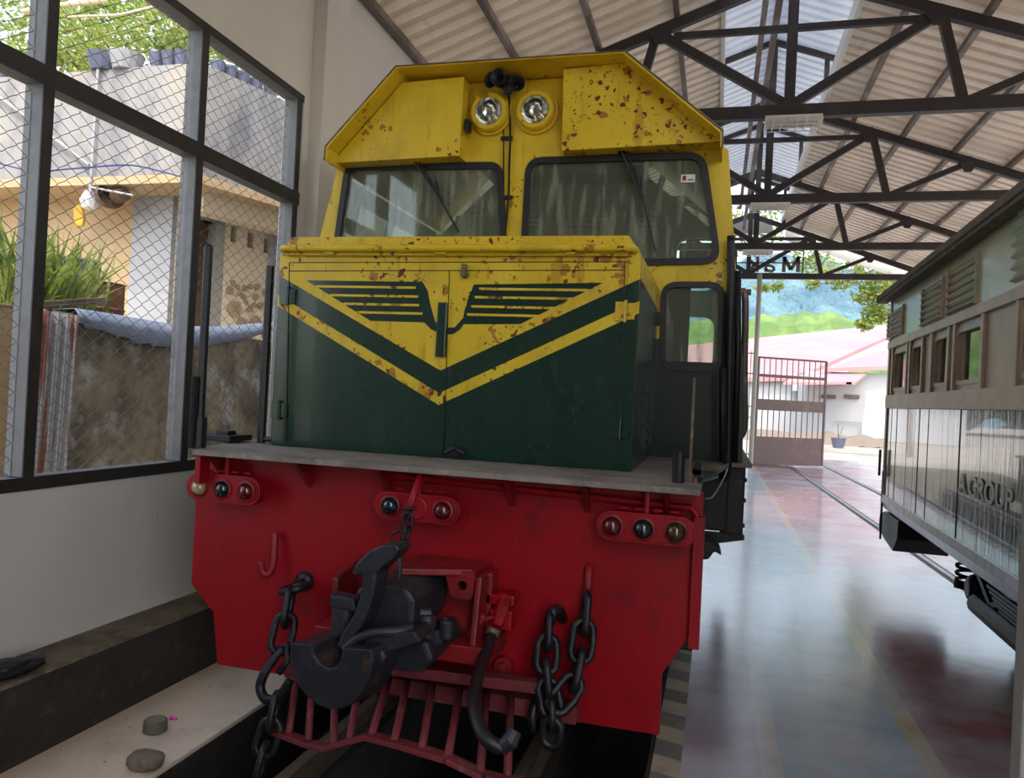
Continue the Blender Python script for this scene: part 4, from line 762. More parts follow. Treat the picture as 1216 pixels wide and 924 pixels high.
chain([atY(652, 735, YP-.11), atY(650, 770, YP-.14), atY(648, 810, YP-.17), atY(655, 838, YP-.18)], 'chain_link', .16, .018, W=.09, hookf=rg2)
rg3 = chain([atY(697, 712, YP-.08), atY(693, 750, YP-.10), atY(688, 790, YP-.13), atY(678, 822, YP-.16), atY(660, 838, YP-.20)], 'safety_chain', .18, .018, W=.095)
chain([atY(655, 838, YP-.20), atY(655, 860, YP-.2)], 'chain_link', .13, .016, W=.08, hookf=rg3)
q = MB(); q.tube([atY(640, 820, YP-.12), atY(632, 850, YP-.16), atY(634, 870, YP-.18)], .02, 8); q.link(atY(655, 870, YP-.22), (0, 0, 1), (1, 0, 0), .12, .08, .02); q.build('chain_hook', CHAIN, rg3, smooth=True)
# ---- brake hose
q = MB(); q.box(*sorted((atY(580, 700, YP).x, atY(618, 700, YP).x)), YP-.12, YP, atY(600, 712, YP).z, atY(600, 699, YP).z); q.tube([atY(600, 708, YP-.08), atY(597, 722, YP-.12), atY(590, 744, YP-.16)], [.035, .04, .03], 10); q.box(*sorted((atY(585, 725, YP-.1).x, atY(611, 725, YP-.1).x)), YP-.15, YP-.06, atY(600, 745, YP-.1).z, atY(600, 722, YP-.1).z)
vl = q.build('hose_valve', RED, LO, bevel=.008)
MB().tube([atY(587, 746, YP-.165), atY(584, 755, YP-.175)], .033, 12).build('hose_clamp', RAILM, vl)
q = MB(); q.tube([atY(585, 733, YP-.16), atY(572, 736, YP-.2), atY(556, 755, YP-.22)], [.010, .014, .010], 8); q.lathe(atY(573, 733, YP-.2), (0, -1, 0), [(0, -.02), (.017, -.02), (.017, .012), (0, .015)], 10); q.build('valve_handle', REDDK, vl)
q = MB(); q.tube(spline([atY(585, 752, YP-.17), atY(577, 775, YP-.28), atY(567, 805, YP-.46), atY(563, 832, YP-.62), atY(567, 858, YP-.72), atY(578, 878, YP-.77), atY(596, 889, YP-.77)], 8), .027, 12); q.build('brake_hose', RUBBER, vl, smooth=True)
q = MB(); q.tube([atY(594, 890, YP-.77), atY(606, 880, YP-.76), atY(612, 868, YP-.74)], [.026, .034, .026], 10); lab(q.build('hose_coupling', IRON, vl), 'dark metal hose end')
q = MB(); c0 = atY(600, 793, YP); q.prism(rnd([(c0.x-.045, YP, c0.z-.07), (c0.x+.045, YP, c0.z-.07), (c0.x+.04, YP, c0.z+.06), (c0.x-.04, YP, c0.z+.06)], .04), (0, -.05, 0)); q.lathe((c0.x, YP-.05, c0.z+.02), (0, -1, 0), [(.026, 0), (.022, .02), (0, .022)], 12); q.build('plate_eye', REDDK, LO, bevel=.003)
# ---- pilot (cow catcher)
BZ = .12
bx = [(327, 868, 3.22), (366, 883, 3.08), (388, 888, 3.0), (438, 874, 2.92), (480, 885, 2.86), (532, 901, 2.80), (575, 921, 2.80), (640, 935, 2.9)]
bot = [atY(x, y, Y) for x, y, Y in bx]
q = MB(); q.bar(atY(440, 790, YP-.16), atY(640, 815, YP-.16), .07, .05, (0, 0, 1)); q.box(atY(350, 800, YP).x, atY(690, 820, YP).x, YP-.10, YP-.02, atY(560, 818, YP).z-.05, atY(560, 818, YP).z+.03)
for i in range(len(bot)-1): q.bar(bot[i], bot[i+1], .06, .022, (0, 0, 1))
pil = q.build('pilot', PILOT, LO, bevel=.004)
for t0, t1 in (((352, 806), (343, 872)), ((372, 790), (366, 880)), ((398, 800), (396, 884)), ((428, 800), (415, 880)), ((462, 806), (441, 873)), ((484, 808), (468, 880)), ((514, 812), (501, 889)), ((546, 818), (532, 898)), ((578, 823), (570, 918)), ((607, 826), (602, 930))):
    Yb = None
    A = atY(*t0, YP-.14)
    for i in range(len(bx)-1):
        if bx[i][0] <= t1[0] <= bx[i+1][0]: t = (t1[0]-bx[i][0])/(bx[i+1][0]-bx[i][0]); Yb = bx[i][2]*(1-t)+bx[i+1][2]*t
    B = atY(*t1, Yb or 3.0)
    MB().tube([A, B], .017, 8).build('pilot_bar', PILOT, pil, smooth=True)

# ================================================================== the carriage on the right
wd = ray(881, 475); wd.z = 0; wd.normalize(); wn = Vector((-wd.y, wd.x, 0))      # wn points out of the near side
w0 = atY(1052, 540, 8.0); w0.z = 0
CA = root('railway_carriage', tuple(w0+Vector((1.2, -3, 0)))); tag(CA, 'weathered green and tan wooden railway carriage with grey lettering', 'carriage')
def W(x, y): return atP(x, y, w0, wn)
def sz(x, y): p = W(x, y); return (-(p-w0).dot(wd), p.z)
def Wl_(s, z, o=0): return w0-wd*s+wn*o+Vector((0, 0, z))
def wbox(mb, s0, s1, z0, z1, o0, o1):
    v = [Wl_(s, z, o) for z in (z0, z1) for s, o in ((s0, o0), (s1, o0), (s1, o1), (s0, o1))]
    return mb.add(v, [(0, 1, 2, 3), (7, 6, 5, 4), (4, 5, 1, 0), (5, 6, 2, 1), (6, 7, 3, 2), (7, 4, 0, 3)])
def wprism(mb, pts, d): return mb.prism([Wl_(*p) for p in pts], -wd*d)
zE = sz(1046, 362)[1]; zU0, zU1 = sz(1049, 418)[1], sz(1049, 411)[1]; zL1, zL0 = sz(1051, 470)[1], sz(1051, 485)[1]; zBt = .80
SLEN = 7.6; WID = 2.45
b = MB(); fr_ = []
holes = []
for xa, xb in ((1062, 1078), (1083, 1096), (1109, 1127), (1136, 1167)):
    s0, s1 = sz(xa, 440)[0], sz(xb, 440)[0]; z0, z1 = zL1+.035, zU0-.04
    holes.append((s0, s1, z0, z1))
s0 = sz(1212, 440)[0]; holes.append((s0, s0+.55, zL1+.035, zU0-.04)); holes.append((s0+1.2, s0+1.75, zL1+.035, zU0-.04))
out_ = [Wl_(0, zL0), Wl_(SLEN, zL0), Wl_(SLEN, zE), Wl_(0, zE)]
hl = [[Wl_(a, c), Wl_(b2, c), Wl_(b2, e), Wl_(a, e)] for a, b2, c, e in holes]
b.holed([p for p in out_], hl, -wn*.05); body = b.build('side_wall', W_TAN, CA)
b = MB(); b.holed([p-wn*WID for p in out_], [[p-wn*WID for p in h] for h in hl], wn*.05); b.build('far_side_wall', W_TAN, CA)
b = MB(); wbox(b, 0, SLEN, zU1, zE+.02, 0, .012); b.build('upper_panel', W_UP, CA)
b = MB(); wbox(b, 0, SLEN, zU0-.005, zU1, -.0, .030); wbox(b, 0, SLEN, zL0, zL1, 0, .028); wbox(b, 0, .07, zBt, zE, -.03, .022); 
b.build('belt_rail', W_TAN, CA, bevel=.004)
b = MB(); s = 0; random.seed(3)
while s < SLEN:
    w_ = random.uniform(.11, .17); o_ = random.uniform(-.003, .003); wbox(b, s+.0012, s+w_-.0012, zBt-.02, zL0, -.03, .010+o_); s += w_
lowp = b.build('lower_planks', W_LOW, CA, bevel=.002)
b = MB(); wprism(b, [(0, zBt+.03, .024), (0, zBt-.03, .03), (0, zBt-.10, .0), (0, zBt-.15, -.07), (0, zBt-.15, -.12), (0, zBt+.03, -.03)], SLEN); b.build('solebar', BLUEW, CA, bevel=.003)
for i, (a, b2, c, e) in enumerate(holes):
    f_ = MB(); t_ = .028; P4 = [Wl_(a, c, .006), Wl_(b2, c, .006), Wl_(b2, e, .006), Wl_(a, e, .006)]; r_ = min(.05, (b2-a)*.2)
    I4 = rnd([Wl_(a+t_, c+t_, .006), Wl_(b2-t_, c+t_, .006), Wl_(b2-t_, e-t_, .006), Wl_(a+t_, e-t_, .006)], r_, 4)
    f_.holed(P4, [I4], -wn*.03); wf = f_.build('window_frame', W_TAN, CA)
    g_ = MB(); wbox(g_, a+.02, b2-.02, c+.02, e-.02, -.03, -.026); g_.build('pane', GLASSC, wf)
    if i in (0, 1, 2, 3, 4):
        for u0_, u1_ in ((b2, b2+.05), (a-.05, a)): g_ = MB(); wbox(g_, u0_, u1_, zL1, zU0, -.0, .022); g_.build('window_pillar', W_TAN, CA, bevel=.003)
# louvres
for (xa, xb, yt, yb) in ((1058, 1075, 366, 401), (1098, 1122, 336, 384), (1129, 1162, 311, 369)):
    a, b2 = sz(xa, 380)[0], sz(xb, 380)[0]; z1, z0 = sz((xa+xb)/2, yt+1)[1], sz((xa+xb)/2, yb-1)[1]
    m_ = MB(); n_ = 6
    for k in range(n_):
        z = z0+(z1-z0)*k/n_; h_ = (z1-z0)/n_
        wprism(m_, [(a, z, .012), (a, z+h_*.15, .045), (a, z+h_*.9, .012)], b2-a)
    wbox(m_, a-.012, a, z0, z1, .01, .03); wbox(m_, b2, b2+.012, z0, z1, .01, .03)
    lv = m_.build('louvre', W_UP, CA)
    m_ = MB()
    for k in range(n_): z = z0+(z1-z0)*k/n_; wbox(m_, a, b2, z-.006, z+.004, .012, .016)
    m_.build('louvre_gap', RUBBER, lv)
a = sz(1211, 300)[0]; m_ = MB()
for k in range(7): z = sz(1213, 335)[1]+k*.06; wprism(m_, [(a, z, .012), (a, z+.01, .045), (a, z+.055, .012)], .6)
m_.build('louvre', W_UP, CA)
# roof
m_ = MB(); sec = []
for k in range(15):
    t = k/14; o = .11-(WID+.22)*t; z = zE-.01+.50*math.sin(math.pi*t)**.75
    sec.append((o, z))
for k in range(14):
    (o0, z0), (o1, z1) = sec[k], sec[k+1]
    wp = [(-.16, z0, o0), (-.16, z1, o1), (-.16, z1-.06, o1), (-.16, z0-.06, o0)]
    m_.prism([Wl_(*p) for p in wp], -wd*(SLEN+.3))
m_.build('roof', W_ROOF, CA)
m_ = MB(); wbox(m_, -.17, SLEN, zE-.045, zE+.01, .09, .125); wbox(m_, -.15, SLEN, zE-.06, zE-.045, .02, .11); m_.build('roof_gutter', W_ROOF, CA, bevel=.008)
m_ = MB(); v = [Wl_(.0, zBt, -.02), Wl_(0, zE+.0, -.02), Wl_(0, zE+.4, -WID*.5), Wl_(0, zE, -WID+.02), Wl_(0, zBt, -WID+.02)]
m_.holed(v, [[Wl_(0, 1.65, -.35), Wl_(0, 1.65, -.95), Wl_(0, 2.3, -.95), Wl_(0, 2.3, -.35)], [Wl_(0, 1.65, -1.5), Wl_(0, 1.65, -2.1), Wl_(0, 2.3, -2.1), Wl_(0, 2.3, -1.5)]], -wd*.05); m_.build('end_wall', W_UP, CA)
m_ = MB(); wbox(m_, .05, SLEN, 1.0, 1.05, -WID+.05, -.04); wbox(m_, 0, SLEN, .66, .95, -WID+.3, -.30); m_.build('carriage_floor', IRON2, CA)
# lettering
def text(s_, size, nm, m, parent, M4, ext=.002, sx=1.0, bold=0.0):
    cu = bpy.data.curves.new(nm, 'FONT'); cu.body = s_; cu.size = size; cu.extrude = ext; cu.offset = bold; to = bpy.data.objects.new(nm, cu)
    C.objects.link(to); bpy.context.view_layer.update(); me = bpy.data.meshes.new_from_object(to); bpy.data.objects.remove(to)
    me.transform(M4 @ Matrix.Diagonal((sx, 1, 1, 1)))
    org = Vector(parent.get('_o', (0, 0, 0))) if parent else Vector((0, 0, 0)); me.transform(Matrix.Translation(-org))
    me.materials.clear(); me.materials.append(m); o = bpy.data.objects.new(nm, me); C.objects.link(o)
    if parent: o.parent = parent; o['_o'] = tuple(org)
    return o
sA, zA_ = sz(1141, 585); sP, zP_ = sz(1207, 608); hgt = sz(1202, 578)[1]-sz(1202, 607)[1]
zt_ = (zA_+zP_)/2
rot = Matrix((-wd, Vector((0, 0, 1)), wn)).transposed().to_4x4(); rot.translation = Wl_(sA, zt_, .016)
tx = text('A GROUP', hgt*1.38, 'lettering', LETT, CA, rot, sx=1.0, bold=.004)
wtx = max((v.co.x for v in tx.data.vertices))  # measured along the side below
ss = [-(v.co+Vector(CA['_o'])-w0).dot(wd) for v in tx.data.vertices]; k_ = (sP-sA)/(max(ss)-min(ss))
for v in tx.data.vertices:
    p = v.co+Vector(CA['_o']); s = -(p-w0).dot(wd); p += -wd*((s-sA)*(k_-1)); v.co = p-Vector(CA['_o'])
# under the carriage: end step box, bogies
m_ = MB()
m_.prism([Wl_(-.05, .66, -.02), Wl_(.62, .66, -.02), Wl_(.60, .50, -.02), Wl_(.42, .36, -.02), Wl_(-.02, .40, -.02), Wl_(-.34, .46, -.02), Wl_(-.30, .60, -.02)], -wn*.45); m_.build('end_step', IRON2, CA, bevel=.006)
m_ = MB(); wbox(m_, 1.45, SLEN, .30, .64, -1.9, -.60); wbox(m_, 2.9, SLEN, .34, .64, -.62, -.45); m_.build('underframe', RUBBER, CA, bevel=.01)
m_ = MB(); m_.tube([Wl_(.03, zBt+.25, .02), Wl_(.03, .40, .02)], .010, 6); m_.tube([Wl_(.0, zBt+.45, .05), Wl_(.0, zBt+.2, .05)], .012, 6); m_.build('end_handrail', IRON2, CA)
bg_ = root('bogie', tuple(Wl_(2.6, 0, -1.2))); bg_.parent = CA; bg_.location = Vector(bg_['_o'])-Vector(CA['_o'])
for k, s in enumerate((1.95, 3.75)):
    for o_, d_ in ((-.62, 1), (-1.68, -1)):
        q = MB(); q.lathe(Wl_(s, .40, o_), wn*d_, [(0, -.03), (.08, -.03), (.10, -.02), (.30, -.03), (.35, -.035), (.35, .0), (.385, -.06), (.30, -.06), (.10, -.05), (0, -.05)], 32)
        if d_ == 1: q.tube([Wl_(s, .4, -.5), Wl_(s, .4, -1.75)], .07, 12)
        wq = q.build('wheel', IRON2, bg_)
q = MB()
q.prism([Wl_(1.35, .58, -.42), Wl_(1.55, .66, -.42), Wl_(4.2, .66, -.42), (Wl_(4.4, .58, -.42)), Wl_(4.3, .40, -.42), Wl_(3.9, .28, -.42), Wl_(3.5, .30, -.42), Wl_(3.3, .46, -.42), Wl_(2.4, .46, -.42), Wl_(2.2, .30, -.42), Wl_(1.75, .28, -.42), Wl_(1.45, .36, -.42)], -wn*.08)
for s in (1.95, 3.75): wbox(q, s-.13, s+.13, .27, .55, -.42, -.30); q.lathe(Wl_(s, .40, -.31), wn, [(.10, 0), (.10, .05), (.07, .08), (0, .08)], 14)
q.build('side_frame', IRON2, bg_, bevel=.012)
q = MB(); wbox(q, 2.0, 4.2, .10, .60, -.56, -.50); q.build('bogie_side_plate', RUBBER, bg_, bevel=.01)
for s in (1.45, 2.45, 3.25, 4.25):
    q = MB(); pts = [Wl_(s, .34, -.34)+(-wd*math.cos(t*.7)*.055+wn*math.sin(t*.7)*.055)+Vector((0, 0, t*.0062)) for t in range(54)]; q.tube(pts, .014, 5); q.tube([Wl_(s, .30, -.34), Wl_(s, .34, -.34)], .07, 10); q.tube([Wl_(s, .67, -.34), Wl_(s, .70, -.34)], .07, 10); q.build('coil_spring', IRON2, bg_)
q = MB()
for k in range(5): wbox(q, 2.35+.06*k, 3.35-.06*k, .50-.025*k, .52-.025*k, -.32, -.24)
q.build('leaf_spring', IRON2, bg_)
q = MB(); q.tube([Wl_(2.1, .33, -.27), Wl_(4.1, .33, -.27)], .075, 12); q.tube([Wl_(2.6, .35, -.25), Wl_(2.6, .60, -.28)], .02, 8); q.bar(Wl_(2.0, .60, -.26), Wl_(2.5, .35, -.26), .03, .04); q.bar(Wl_(2.3, .34, -.26), Wl_(2.8, .55, -.26), .03, .04); q.build('brake_gear', IRON, bg_, smooth=False)
# rails let into the floor
for off, l in ((0, 'floor level rail under the near side of the carriage'), (1.05, 'floor level rail under the far side of the carriage')):
    q = MB(); A, B = Vector((2.47+off, 2, 0)), Vector((1.98+off, 26, 0)); dd = (B-A).normalized(); sd_ = Vector((dd.y, -dd.x, 0))
    q.bar(A+Vector((0, 0, .004)), B+Vector((0, 0, .004)), .055, .016)
    o = q.build('floor_rail', RAILF, origin=(2.2+off, 12, 0)); tag(o, l, 'rail', 'carriage track rails')
    q = MB()
    for k_s in (-1, 1): q.bar(A+sd_*k_s*.052+Vector((0, 0, .0015)), B+sd_*k_s*.052+Vector((0, 0, .0015)), .034, .003)
    q.build('rail_groove', STEELG, o)
q = MB(); p = atY(1214.5, 700, 2.0); q.box(p.x-.0, p.x+.07, 1.97, 2.03, 0, 1.55); tag(q.build('steel_post', POSTG, origin=(p.x, 2, 0), bevel=.004), 'grey steel post at the right edge, nearest the camera', 'post')

# ================================================================== far end: gate, sign, yard
gA = Vector((1.02, 21.7, 0)); gn = Vector((1.15, -1.9, 0)).normalized(); gd = Vector((1.9, 1.15, 0)).normalized()
def G(x, y): return atP(x, y, gA, gn)
GL = 2.22; GH = G(899, 424).z
GT = root('metal_gate', tuple(gA+Vector((0, 0, 0)))); tag(GT, 'brown barred metal gate standing open at the far end', 'gate')
def gpt(t, z): return gA+gd*t+Vector((0, 0, z))
q = MB()
for a, b2 in (((.05, .06), (.05, GH)), ((GL, .06), (GL, GH)), ((.05, GH), (GL, GH)), ((.05, .06), (GL, .06))): q.bar(gpt(*a), gpt(*b2), .05, .05, gn)
q.build('gate_frame', GATEM, GT)
for k in range(1, 12): MB().tube([gpt(.05+(GL-.05)*k/12, .78), gpt(.05+(GL-.05)*k/12, GH)], .013, 6).build('gate_bar', GATEM, GT)
q = MB(); q.prism([gpt(.05, .06), gpt(GL, .06), gpt(GL, .80), gpt(.05, .80)], gn*.01); q.build('gate_panel', GATEM, GT)
q = MB(); q.prism([gpt(.05, 1.52), gpt(GL, 1.52), gpt(GL, 1.82), gpt(.05, 1.82)], gn*.015); q.prism([gpt(.05, 2.42), gpt(GL, 2.42), gpt(GL, 2.50), gpt(.05, 2.50)], gn*.015); q.build('gate_band', GATEM, GT)
q = MB(); q.tube([(.98, 21.7, 0), (.98, 21.7, 5.2)], .065, 10); po = q.build('gate_post', POSTG, origin=(.98, 21.7, 0)); tag(po, 'tall pale post that carries the open gate', 'post')
q = MB(); q.box(.9, 2.0, 21.55, 21.85, -.0, .05); tag(q.build('threshold_beam', GATEM, origin=(1.4, 21.7, 0)), 'low brown threshold strip on the floor below the gate', 'threshold')
FN = root('side_fence', (.4, 21.8, 0)); tag(FN, 'thin barred fence left of the gate post, behind the locomotive', 'fence')
for x in (.05, .22, .39, .56, .73, .86): MB().tube([(x, 21.8, 0), (x, 21.8, 3.1)], .012, 6).build('fence_bar', POSTG, FN)
q = MB()
for z in (.3, 1.3, 1.6, 2.5, 3.05): q.bar((-.1, 21.8, z), (.95, 21.8, z), .03, .03)
q.build('fence_rail', POSTG, FN)
# sign, read from outside
SGY = 22.95
a = atY(951, 324, SGY); sgz = a.z
SG = root('hall_sign', (a.x-1.5, SGY, sgz)); tag(SG, 'open letter sign seen mirrored from behind under the far roof end', 'sign')
q = MB(); zt1 = atY(951, 297, SGY).z; zm_ = atY(951, 312, SGY).z
for z in (sgz-.02, zm_, zt1): q.bar((a.x-3.4, SGY+.03, z), (a.x+.05, SGY+.03, z), .03, .03)
q.bar((a.x+.05, SGY+.03, sgz-.03), (a.x+.05, SGY+.03, zroof(a.x+.05)+.08), .035, .035); q.bar((a.x-1.9, SGY+.03, sgz-.03), (a.x-1.9, SGY+.03, zroof(a.x-1.9)+.08), .035, .035); q.box(a.x-3.4, a.x-1.75, SGY+.05, SGY+.07, sgz, zt1)
q.build('sign_frame', STEELG, SG)
rt = Matrix((Vector((-1, 0, 0)), Vector((0, 0, 1)), Vector((0, 1, 0)))).transposed().to_4x4(); rt.translation = (a.x-.03, SGY+.06, sgz+.02)
def letter(nm, strokes, x0, w_=.10):
    q_ = MB()
    for st_ in strokes:
        for p_, q2 in zip(st_, st_[1:]):
            A, B = (a.x-.03-x0-p_[0], SGY+.05, sgz+.03+p_[1]), (a.x-.03-x0-q2[0], SGY+.05, sgz+.03+q2[1]); q_.bar(A, B, .05, w_, (0, 0, 1) if abs(p_[0]-q2[0]) > abs(p_[1]-q2[1]) else (1, 0, 0))
    q_.build(nm, SIGNL, SG)
letter('sign_letter', [[(.05, 0), (.05, .44)], [(.05, .42), (.24, .06)], [(.24, .06), (.43, .42)], [(.43, 0), (.43, .44)]], 0)
letter('sign_letter', [[(.06, .27), (.14, .32), (.25, .31), (.30, .24), (.30, 0)], [(.30, .19), (.14, .17), (.06, .10), (.10, .02), (.22, .02), (.30, .08)]], .62, .075)
letter('sign_letter', [[(.05, 0), (.05, .44)], [(.08, .16), (.28, .34)], [(.13, .20), (.30, 0)]], 1.10, .085)
q = MB(); p0, p1 = atY(868, 268, SGY), atY(912, 278, SGY); q.box(p0.x-.6, p1.x+.1, SGY-.1, SGY-.05, p1.z, p1.z+.42); q.box(p1.x-.2, p1.x-.17, SGY-.1, SGY-.05, p1.z+.4, zroof(p1.x-.2)+.08); tag(q.build('notice_board', LAMPW, origin=(p1.x, SGY, p1.z)), 'small pale board hung high behind the far trusses', 'board')

# ground outside (the hall stands in the gap)
GX = MB(); gz = -.03
GX.box(-120, 160, 26.6, 420, -1, gz); GX.box(-60, -3.9, -40, 26.6, -1, gz); GX.box(5.4, 60, -40, 26.6, -1, gz); GX.box(-3.9, 5.4, -40, YB, -1, gz)
struct(GX.build('ground', GROUNDM))
def building(nm, label, parts, org):
    r_ = root(nm, org); tag(r_, label, 'building', 'buildings beyond the gate'); 
    for n_, m_, f_ in parts: q_ = MB(); f_(q_); q_.build(n_, m_, r_)
    return r_
e0, e1, t1, t0 = atY(700, 458, 47), atY(948, 452, 47), atY(1095, 385, 66), atY(700, 425, 66)
w1 = atY(900, 449, 47).z
def wall1(q): q.box(e0.x, e1.x+3.5, 47.4, 58, 0, e1.z+.15)
def roof1(q): q.prism([e0, e1, t1, t0], (0, 0, .25))
def fas1(q): q.prism([e1+Vector((0, 0, -.02)), t1, t1+Vector((0, 0, -1.5)), e1+Vector((0, 0, -.6))], (-.3, 0, 0))
building('long_building', 'white building with a faded red roof, left behind the gate', [('wall', OFFW, wall1), ('roof', PINK, roof1), ('fascia', BLUEW, fas1)], (e1.x, 50, 0))
r0_, r1_, r2_, r3_ = atY(978, 442, 43), atY(1150, 436, 43), atY(1150, 406, 47.0), atY(1045, 421, 47.0)
def wall2(q): q.box(atY(955, 460, 43.5).x, r1_.x+8, 43.5, 47.0, 0, atY(1000, 442, 43.5).z)
def roof2(q): q.prism([r0_, r1_, r2_, r3_], (0, 0, .2))
cz_ = [atY(930, 457, 40), atY(1016, 456.5, 40), atY(1030, 445.5, 43.4), atY(958, 445.5, 43.4)]
def can2(q): q.prism(cz_, (0, 0, .12))
def vent2(q, x): p = atY(x, 471, 43.4); q.box(p.x-.35, p.x+.35, 43.35, 43.5, p.z-.1, p.z+.1)
def frm2(q):
    A, B = atY(992, 500, 43.3), atY(1022, 518, 43.3); q.bar(A, (B.x, 43.3, A.z), .05, .05); q.bar((B.x, 43.3, A.z), (B.x, 43.3, 0), .05, .05); q.bar(cz_[1]+Vector((-.3, 0, .05)), cz_[1]+Vector((-.3, 3, .05)), .25, .12)
building('low_building', 'white building with a red canopy roof, right behind the gate', [('wall', OFFW, wall2), ('roof', PINK, roof2), ('canopy', PINK, can2), ('wall_vent', GATEM, lambda q: vent2(q, 984)), ('wall_vent', GATEM, lambda q: vent2(q, 1012)), ('pipe_frame', POSTG, frm2)], (r0_.x+2, 46, 0))
from mathutils import noise
def hfield(nm, m, x0, x1, y0, y1, nx, ny, hf):
    vs = [(x0+(x1-x0)*i/nx, y0+(y1-y0)*j/ny, hf(x0+(x1-x0)*i/nx, y0+(y1-y0)*j/ny)) for j in range(ny+1) for i in range(nx+1)]
    fs = [(j*(nx+1)+i, j*(nx+1)+i+1, (j+1)*(nx+1)+i+1, (j+1)*(nx+1)+i) for j in range(ny) for i in range(nx)]
    return MB().add(vs, fs).build(nm, m, smooth=True)
def lump(x, y, s): d = noise.voronoi(Vector((x/s, y/s, 0)))[0][0]; return (1-min(1, d*1.25)**2)
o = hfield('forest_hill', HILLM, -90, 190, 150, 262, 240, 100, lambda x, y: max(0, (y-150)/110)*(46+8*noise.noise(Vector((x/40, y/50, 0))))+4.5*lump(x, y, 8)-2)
tag(o, 'haze tinted blue green forested hill beyond the buildings', 'hill', kind='structure')
o = hfield('tree_line', BUSHM, -50, 90, 74, 92, 220, 30, lambda x, y: (9.2+1.2*noise.noise(Vector((x/12, 3, 0)))+x*.05)*math.sin(math.pi*min(1, .12+(y-74)/18*.88))+1.7*lump(x, y, 2.6))
tag(o, 'bright green line of trees between the buildings and the hill', 'trees', kind='stuff')
o = hfield('rubble_bank', STONEG, 1, 40, 38.5, 43, 160, 24, lambda x, y: .42*math.sin(math.pi*(y-38.5)/4.5)*(1+.5*noise.noise(Vector((x, y, 0))))+.12*lump(x, y, .5)-.1)
tag(o, 'low bank of rubble and weeds along the white buildings', 'rubble', kind='stuff')
q = MB(); p = atY(996, 518, 36); q.lathe((p.x, 36, 0), (0, 0, 1), [(0, 0), (.22, 0), (.32, .42), (.28, .42), (.26, .35), (0, .35)], 14); pt_ = q.build('plant_pot', GREYBAG, origin=(p.x, 36, 0)); tag(pt_, 'small grey plant pot with a twig, by the rubble bank', 'plant pot')
q = MB(); q.tube([(p.x, 36, .35), (p.x-.05, 36, 1.0)], .02, 5); q.tube([(p.x, 36, .4), (p.x+.15, 36, .9)], .015, 5); q.build('twig', BARK, pt_)

# ---- leaves
def leafcloud(mb, c, rad, n, size, sq=(1, 1, .7)):
    c = Vector(c)
    for i in range(n):
        while True:
            v = Vector((random.uniform(-1, 1), random.uniform(-1, 1), random.uniform(-1, 1)))
            if v.length <= 1: break
        v = v*(.55+.45*v.length) if v.length > 0 else v
        p = c+Vector((v.x*rad*sq[0], v.y*rad*sq[1], v.z*rad*sq[2])); a = Vector((random.gauss(0, 1), random.gauss(0, 1), random.gauss(0, .6))).normalized(); b_ = a.cross(Vector((random.gauss(0, 1), random.gauss(0, 1), random.gauss(0, 1)))).normalized()
        s_ = size*random.uniform(.6, 1.3); mb.add([p-a*s_, p+b_*s_*.45, p+a*s_, p-b_*s_*.45], [(0, 1, 2, 3)])
def tree(label, base, trunk, clouds, m, n, size, r=.12):
    t = root('tree', tuple(base)); tag(t, label, 'tree', None)
    q_ = MB(); q_.tube(spline([base]+trunk, 5), [r*(1-.6*i/(5*len(trunk))) for i in range(5*len(trunk)+1)], 8)
    for c, rad, k in clouds: q_.tube([trunk[-1], Vector(c)], [r*.35, r*.1], 5)
    q_.build('trunk', BARK, t)
    q_ = MB()
    for c, rad, k in clouds: leafcloud(q_, c, rad, int(n*k), size)
    q_.build('foliage', m, t)
random.seed(11)
cl = [(atY(1036, 348, 29), .7, 1), (atY(1042, 372, 29), .55, .9), (atY(1026, 386, 29), .32, .4), (atY(1048, 330, 29), 1.0, 1), (atY(1000, 336, 29), .45, .35), (atY(965, 337, 29), .3, .25), (atY(985, 325, 29), .5, .3), (atY(1020, 316, 29), .7, .5), (atY(1075, 350, 29), 1.3, 1)]
tree('tree with yellow green leaves hanging down beside the carriage roof', Vector((9.5, 30, 0)), [Vector((9.3, 30, 3)), Vector((8.8, 30, 6.5))], cl, LEAFY, 420, .10)
cl = [(atY(962, 305, 31), .7, .5), (atY(925, 270, 31), .9, .6), (atY(895, 255, 31), 1.0, .7), (atY(960, 285, 31), .5, .2), (atY(975, 315, 31), .8, .5), (atY(905, 342, 31), .3, .3), (atY(922, 340, 31), .3, .25), (atY(870, 290, 31), .9, .5)]
tree('tall tree behind the mirrored sign at the far end', Vector((-2.5, 32, 0)), [Vector((-2, 32, 5)), Vector((.5, 31.5, 8.5))], cl, LEAFY, 400, .10)

# ================================================================== left: the neighbour's yard seen through the wire
HY = 8.3
HC = atY(205, 300, HY); hd_ = Vector((.30, 1, 0)).normalized(); hn = Vector((1, -.30, 0)).normalized()
UC = atY(236, 150, 7.75)
def HR(x, y, p0=HC): return atP(x, y, p0, hn)
HO = root('neighbour_house', (HC.x-2, HC.y+1, 0)); tag(HO, 'cream house with a grey concrete parapet outside the wire window', 'house')
zs = atY(150, 210, 7.75).z; ztp = atY(200, 77, 7.75).z; zF = 1.0
q = MB(); q.box(-16, HC.x, HY, HY+.2, 0, zs); q.build('front_wall', CREAM, HO)
q = MB(); q.box(atY(160, 250, HY-.02).x, HC.x+.01, HY-.05, HY+.3, 0, zs); q.build('corner_column', HWHITE, HO)
